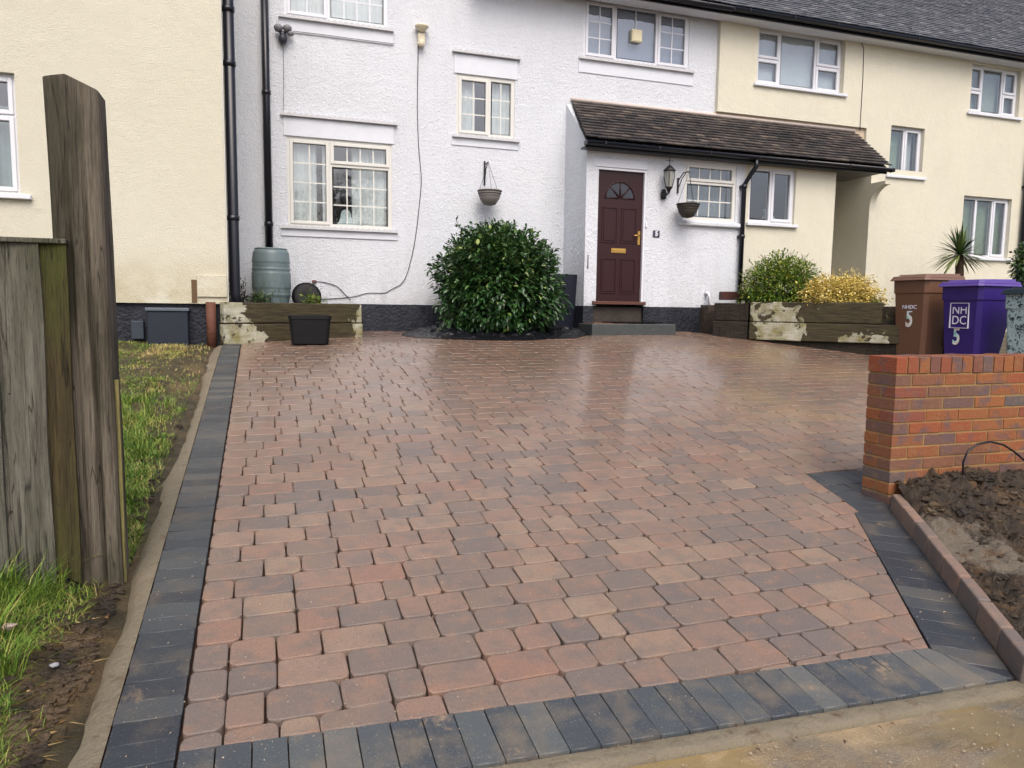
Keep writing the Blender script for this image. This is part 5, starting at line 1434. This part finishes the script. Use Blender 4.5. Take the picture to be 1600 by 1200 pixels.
# weeds at the water butt
rn = random.Random(50)
for (px, py, D_, R, lb) in ((405, 462, 10.4, .17, 'ragged green weeds at the foot of the water butt, left side'), (488, 462, 10.55, .17, 'ragged green weeds in the raised bed right of the water butt')):
    x_, z_ = fac(px, py, D_); leafy('weed_clump', (x_, D_, zt2+.02), (R, .12, .12), 420, .05, euo_leaf if px > 450 else palm_leaf, lb, 'weeds', px, sprig=8, shell=.1, bumpk=.5, gz=zt2-.05, stem_n=4, aspect=.3)
x_, z_ = fac(374, 460, 10.2); leafy('dead_creeper', (x_, 10.0, zt2+.05), (.14, .12, .22), 420, .05, leaf_mat('dead_leaf', [(0, sr(26, 24, 22)), (1, sr(66, 58, 46))], .8), 'dark dead creeper round the foot of the thick drainpipe', 'creeper', 52, sprig=6, shell=.1, bumpk=.5, gz=zt2-.05, stem_n=4, aspect=.3)

# cordyline palm
yp = 10.1; xp, zp = fac(1500, 398, yp)
t = thing('cordyline_palm', (xp, yp, G(9, 10)), 'spiky green cordyline palm before the lower right window', 'palm')
b = MB(); b.tube([(xp, yp, G(9, 10)), (xp+.02, yp, zp-.3), (xp, yp, zp)], [.09, .07, .05], 10); b.build('trunk', twig_m, t)
b = MB(); rn = random.Random(61)
for k in range(130):
    a = rn.uniform(0, 6.28); el = rn.uniform(-.45, 1.45); L = rn.uniform(.42, .66); w = .017
    d = Vector((math.cos(a)*math.cos(el), math.sin(a)*math.cos(el), math.sin(el))); s_ = d.cross(Vector((0, 0, 1))).normalized()
    p0 = Vector((xp, yp, zp)); vs = []; rr = min(1, max(0, rn.gauss(.45, .25)+(.3 if el < 0 else 0)))
    for q in range(6):
        t_ = q/5; p = p0+d*L*t_-Vector((0, 0, .30*L*t_*t_*math.cos(el))); ww = w*(.6+.8*t_)*(1 if t_ < .6 else (1-t_)/.4)+.0008
        vs += [p-s_*ww, p+s_*ww]
    b.add(vs, [(2*q, 2*q+1, 2*q+3, 2*q+2) for q in range(5)], rr, False)
b.build('fronds', palm_leaf, t)
c = fac(1603, 405, 9.6); leafy('leafy_shrub', (c[0]+.12, 9.6, c[1]-.1), (.30, .3, .40), 1100, .09, cam_leaf, 'green leafy shrub cut off by the right edge, above the dark bin', 'shrub', 66, sprig=10, shell=.3, gz=G(9, 9.6), bottom=-.9)

# ------------------------------------------------------------------ wheelie bins (fronts face the drive)
def bin_mat(name, c, k=.1):
    M = Mat(name, .42, .45); M.color(M.mix(M.noise(3, 5, .6), scl(c, 1-k), scl(c, 1+k))); M.bump(M.noise(90, 3), .0012); return M.m
def wheelie(xf, yc, body_m, lid_m, label, twist=0):
    g0 = G(xf+.3, yc); t = thing('wheelie_bin', (xf+.33, yc, g0), label, 'wheelie bin', 'wheelie bins behind the brick wall')
    hw0, hw1, d0, d1, hz_ = .23, .285, .40, .62, 1.03
    b = MB(); prof = [(.0, hw0*.96, .05, d0), (.02, hw0, .045, d0+.01), (.3, hw0+.02, .032, d0+.08), (.86, hw1-.01, .005, d1-.02), (.865, hw1+.002, -.006, d1), (hz_, hw1+.006, -.010, d1+.005)]
    vs = []
    for (z, h, xa_, xb_) in prof:
        c_ = .045
        vs += [(xf+xa_+c_, yc-h, g0+.05+z), (xf+xb_-c_, yc-h, g0+.05+z), (xf+xb_, yc-h+c_, g0+.05+z), (xf+xb_, yc+h-c_, g0+.05+z), (xf+xb_-c_, yc+h, g0+.05+z), (xf+xa_+c_, yc+h, g0+.05+z), (xf+xa_, yc+h-c_, g0+.05+z), (xf+xa_, yc-h+c_, g0+.05+z)]
    n = 8; fs = [(i*n+k, i*n+(k+1) % n, (i+1)*n+(k+1) % n, (i+1)*n+k) for i in range(len(prof)-1) for k in range(n)]+[tuple(reversed(range(n))), tuple((len(prof)-1)*n+k for k in range(n))]
    b.add(vs, fs); body = b.build('body', body_m, t, bevel=.006)
    z1 = g0+.05+hz_
    # lid: two lips and a raised, gently pitched panel
    b = MB(); h = hw1+.035
    def slab(xa_, xb_, ha, za, zb, sh=0):
        c_ = .04; P = [(xa_+c_, -ha), (xb_-c_, -ha), (xb_, -ha+c_), (xb_, ha-c_), (xb_-c_, ha), (xa_+c_, ha), (xa_, ha-c_), (xa_, -ha+c_)]
        v = [(xf+p, yc+q, za) for p, q in P]+[(xf+p+(.02 if p < .2 else -.01), yc+q*.95, zb+sh*(p/.7)) for p, q in P]
        b.add(v, [tuple(reversed(range(8))), tuple(range(8, 16))]+[(k, (k+1) % 8, (k+1) % 8+8, k+8) for k in range(8)])
    slab(-.055, .66, h, z1+.001, z1+.034); slab(-.035, .655, h-.012, z1+.035, z1+.060); slab(.03, .63, h-.06, z1+.061, z1+.082, .015)
    b.tube([(xf+.67, yc-.22, z1+.03), (xf+.67, yc+.22, z1+.03)], .018, 8)
    b.build('lid', lid_m, t, bevel=.006)
    b = MB(); b.tube([(xf+.66, yc-.2, z1-.03), (xf+.72, yc-.2, z1+.0), (xf+.72, yc+.2, z1+.0), (xf+.66, yc+.2, z1-.03)], .014, 8); b.build('handle', body_m, t)
    for s in (-1, 1):
        b = MB(); N = 18; vs = []
        for yy in (0, .05):
            for (r_) in (.10,):
                vs += [(xf+.50+r_*math.cos(2*math.pi*k/N), yc+s*(.20+yy), g0+.10+r_*math.sin(2*math.pi*k/N)) for k in range(N)]
        b.add(vs, [tuple(range(N)), tuple(range(N, 2*N))]+[(k, (k+1) % N, (k+1) % N+N, k+N) for k in range(N)], .5); b.build('wheel', black_tub, t, bevel=.008)
    return t, body, g0+.05
def face_x(xf, y, z, lean=.07):                     # upright, facing -X, leaning with the tapered front
    return Matrix.Translation((xf, y, z)) @ Matrix.Rotation(rad(-90), 4, 'Z') @ Matrix.Rotation(rad(90)+lean*0, 4, 'X') @ Matrix.Rotation(0, 4, 'Y')
XBN = 8.16
brown_m = bin_mat('brown_bin_plastic', sr(104, 74, 56)); brownl = bin_mat('brown_lid_plastic', sr(112, 84, 70))
purp_m = bin_mat('purple_bin_plastic', sr(44, 26, 104)); purpl = bin_mat('purple_lid_plastic', sr(84, 64, 138))
gm_ = bin_mat('dark_green_lid', sr(26, 40, 44))
marb = Mat('frosted_side', .5, .4); marb.color(marb.mix(marb.ramp(marb.noise(16, 6, .65, dist=1.2), [(.42, 0), (.5, 1)]), sr(26, 44, 48), sr(160, 182, 182))); marb = marb.m
foil = Mat('holographic_foil', .3, .5); foil.color(foil.ramp(foil.noise(14, 3, .6), [(.35, sr(120, 190, 186)), (.5, sr(222, 226, 222)), (.65, sr(206, 190, 176))])); foil = foil.m
whitep = simple('white_print', sr(216, 216, 226), .5, .4, .03)
t1, bd1, gb1 = wheelie(XBN, 7.70, brown_m, brownl, 'brown wheelie bin marked NHDC and 5, leftmost of the three bins')
def onface(px, py): 
    d = ray(px, py); k = (XBN)/d.x; return d.y*k, CAMZ+d.z*k
for s, px, py, size, ext in (('5', 1419, 497, .29, .0),):
    y_, z_ = onface(px, py)
def front_x(z, gb):                                 # x of the tapered front at height z above its base
    h = z-gb
    return XBN+(.032+(.005-.032)*min(1, max(0, (h-.3)/.56)))
y_, z_ = onface(1419, 498); text('5', .33, foil, bd1, face_x(front_x(z_, gb1)-.004, y_, z_), .010, .001, 'number_sticker', .72)
y_, z_ = onface(1420, 480); text('NHDC', .072, whitep, bd1, face_x(front_x(z_, gb1)-.004, y_, z_), .001, .001, 'lettering', 1.1)
t2, bd2, gb2 = wheelie(XBN, 6.93, purp_m, purpl, 'purple wheelie bin with a boxed NHDC logo and a 5, middle of the three')
y_, z_ = onface(1492, 526); text('5', .30, foil, bd2, face_x(front_x(z_, gb2)-.004, y_, z_), .009, .001, 'number_sticker', .72)
yl, zl = onface(1498, 493); fxp = front_x(zl, gb2)-.004; LW = .13; LH = .15
text('NH', .15, whitep, bd2, face_x(fxp, yl, zl+.066), .0, .001, 'lettering', .95); text('DC', .15, whitep, bd2, face_x(fxp, yl, zl-.062), .0, .001, 'lettering', .95)
b = MB()
for (ya, yb, za, zb) in ((-LW, LW, LH, LH+.006), (-LW, LW, -LH-.006, -LH), (-LW, -LW+.006, -LH, LH), (LW-.006, LW, -LH, LH)):
    b.box(fxp-.009, fxp+.02, yl+ya, yl+yb, zl+za, zl+zb)
b.build('logo_frame', whitep, bd2)
t3, bd3, gb3 = wheelie(XBN+.03, 6.10, marb, gm_, 'dark green lidded bin with mottled white side at the right edge')

# ------------------------------------------------------------------ bare trees over the road (seen only mirrored in the windows)
def bare_tree(x, y, h, seed, label):
    rn = random.Random(seed); t = thing('bare_tree', (x, y, 0), label, 'tree')
    tr = MB(); cr = MB()
    def grow(p, d, L, r, lv):
        q = p+d*L*.5+Vector((rn.gauss(0, .04), rn.gauss(0, .04), 0))*L; e = p+d*L
        (tr if lv < 1 else cr).tube([p, q, e], [r, r*.85, r*.68], 6 if lv < 2 else 4, caps=False)
        if lv >= 5: return
        for k in range(3 if lv else 5):
            a = rn.uniform(0, 6.28); sp = rn.uniform(.35, .8)
            o = d.cross(Vector((math.cos(a), math.sin(a), .2))).normalized()
            nd = (d*math.cos(sp)+o*math.sin(sp)+Vector((0, 0, .12))).normalized()
            grow(p+d*L*rn.uniform(.65, 1), nd, L*rn.uniform(.6, .78), r*.55, lv+1)
    grow(Vector((x, y, 0)), Vector((rn.gauss(0, .04), 0, 1)).normalized(), h*.34, h*.022, 0)
    tr.build('trunk', twig_m, t); cr.build('crown', twig_m, t)
for a in ((-3.5, -13, 9, 1, 'bare tree over the road mirrored in the lower left window'), (3, -15, 10, 2, 'bare tree over the road mirrored in the small stair window'), (10.5, -13, 9.5, 3, 'bare tree over the road mirrored in the porch windows'), (17, -15, 10, 4, 'bare tree over the road mirrored in the far right windows')):
    bare_tree(*a)
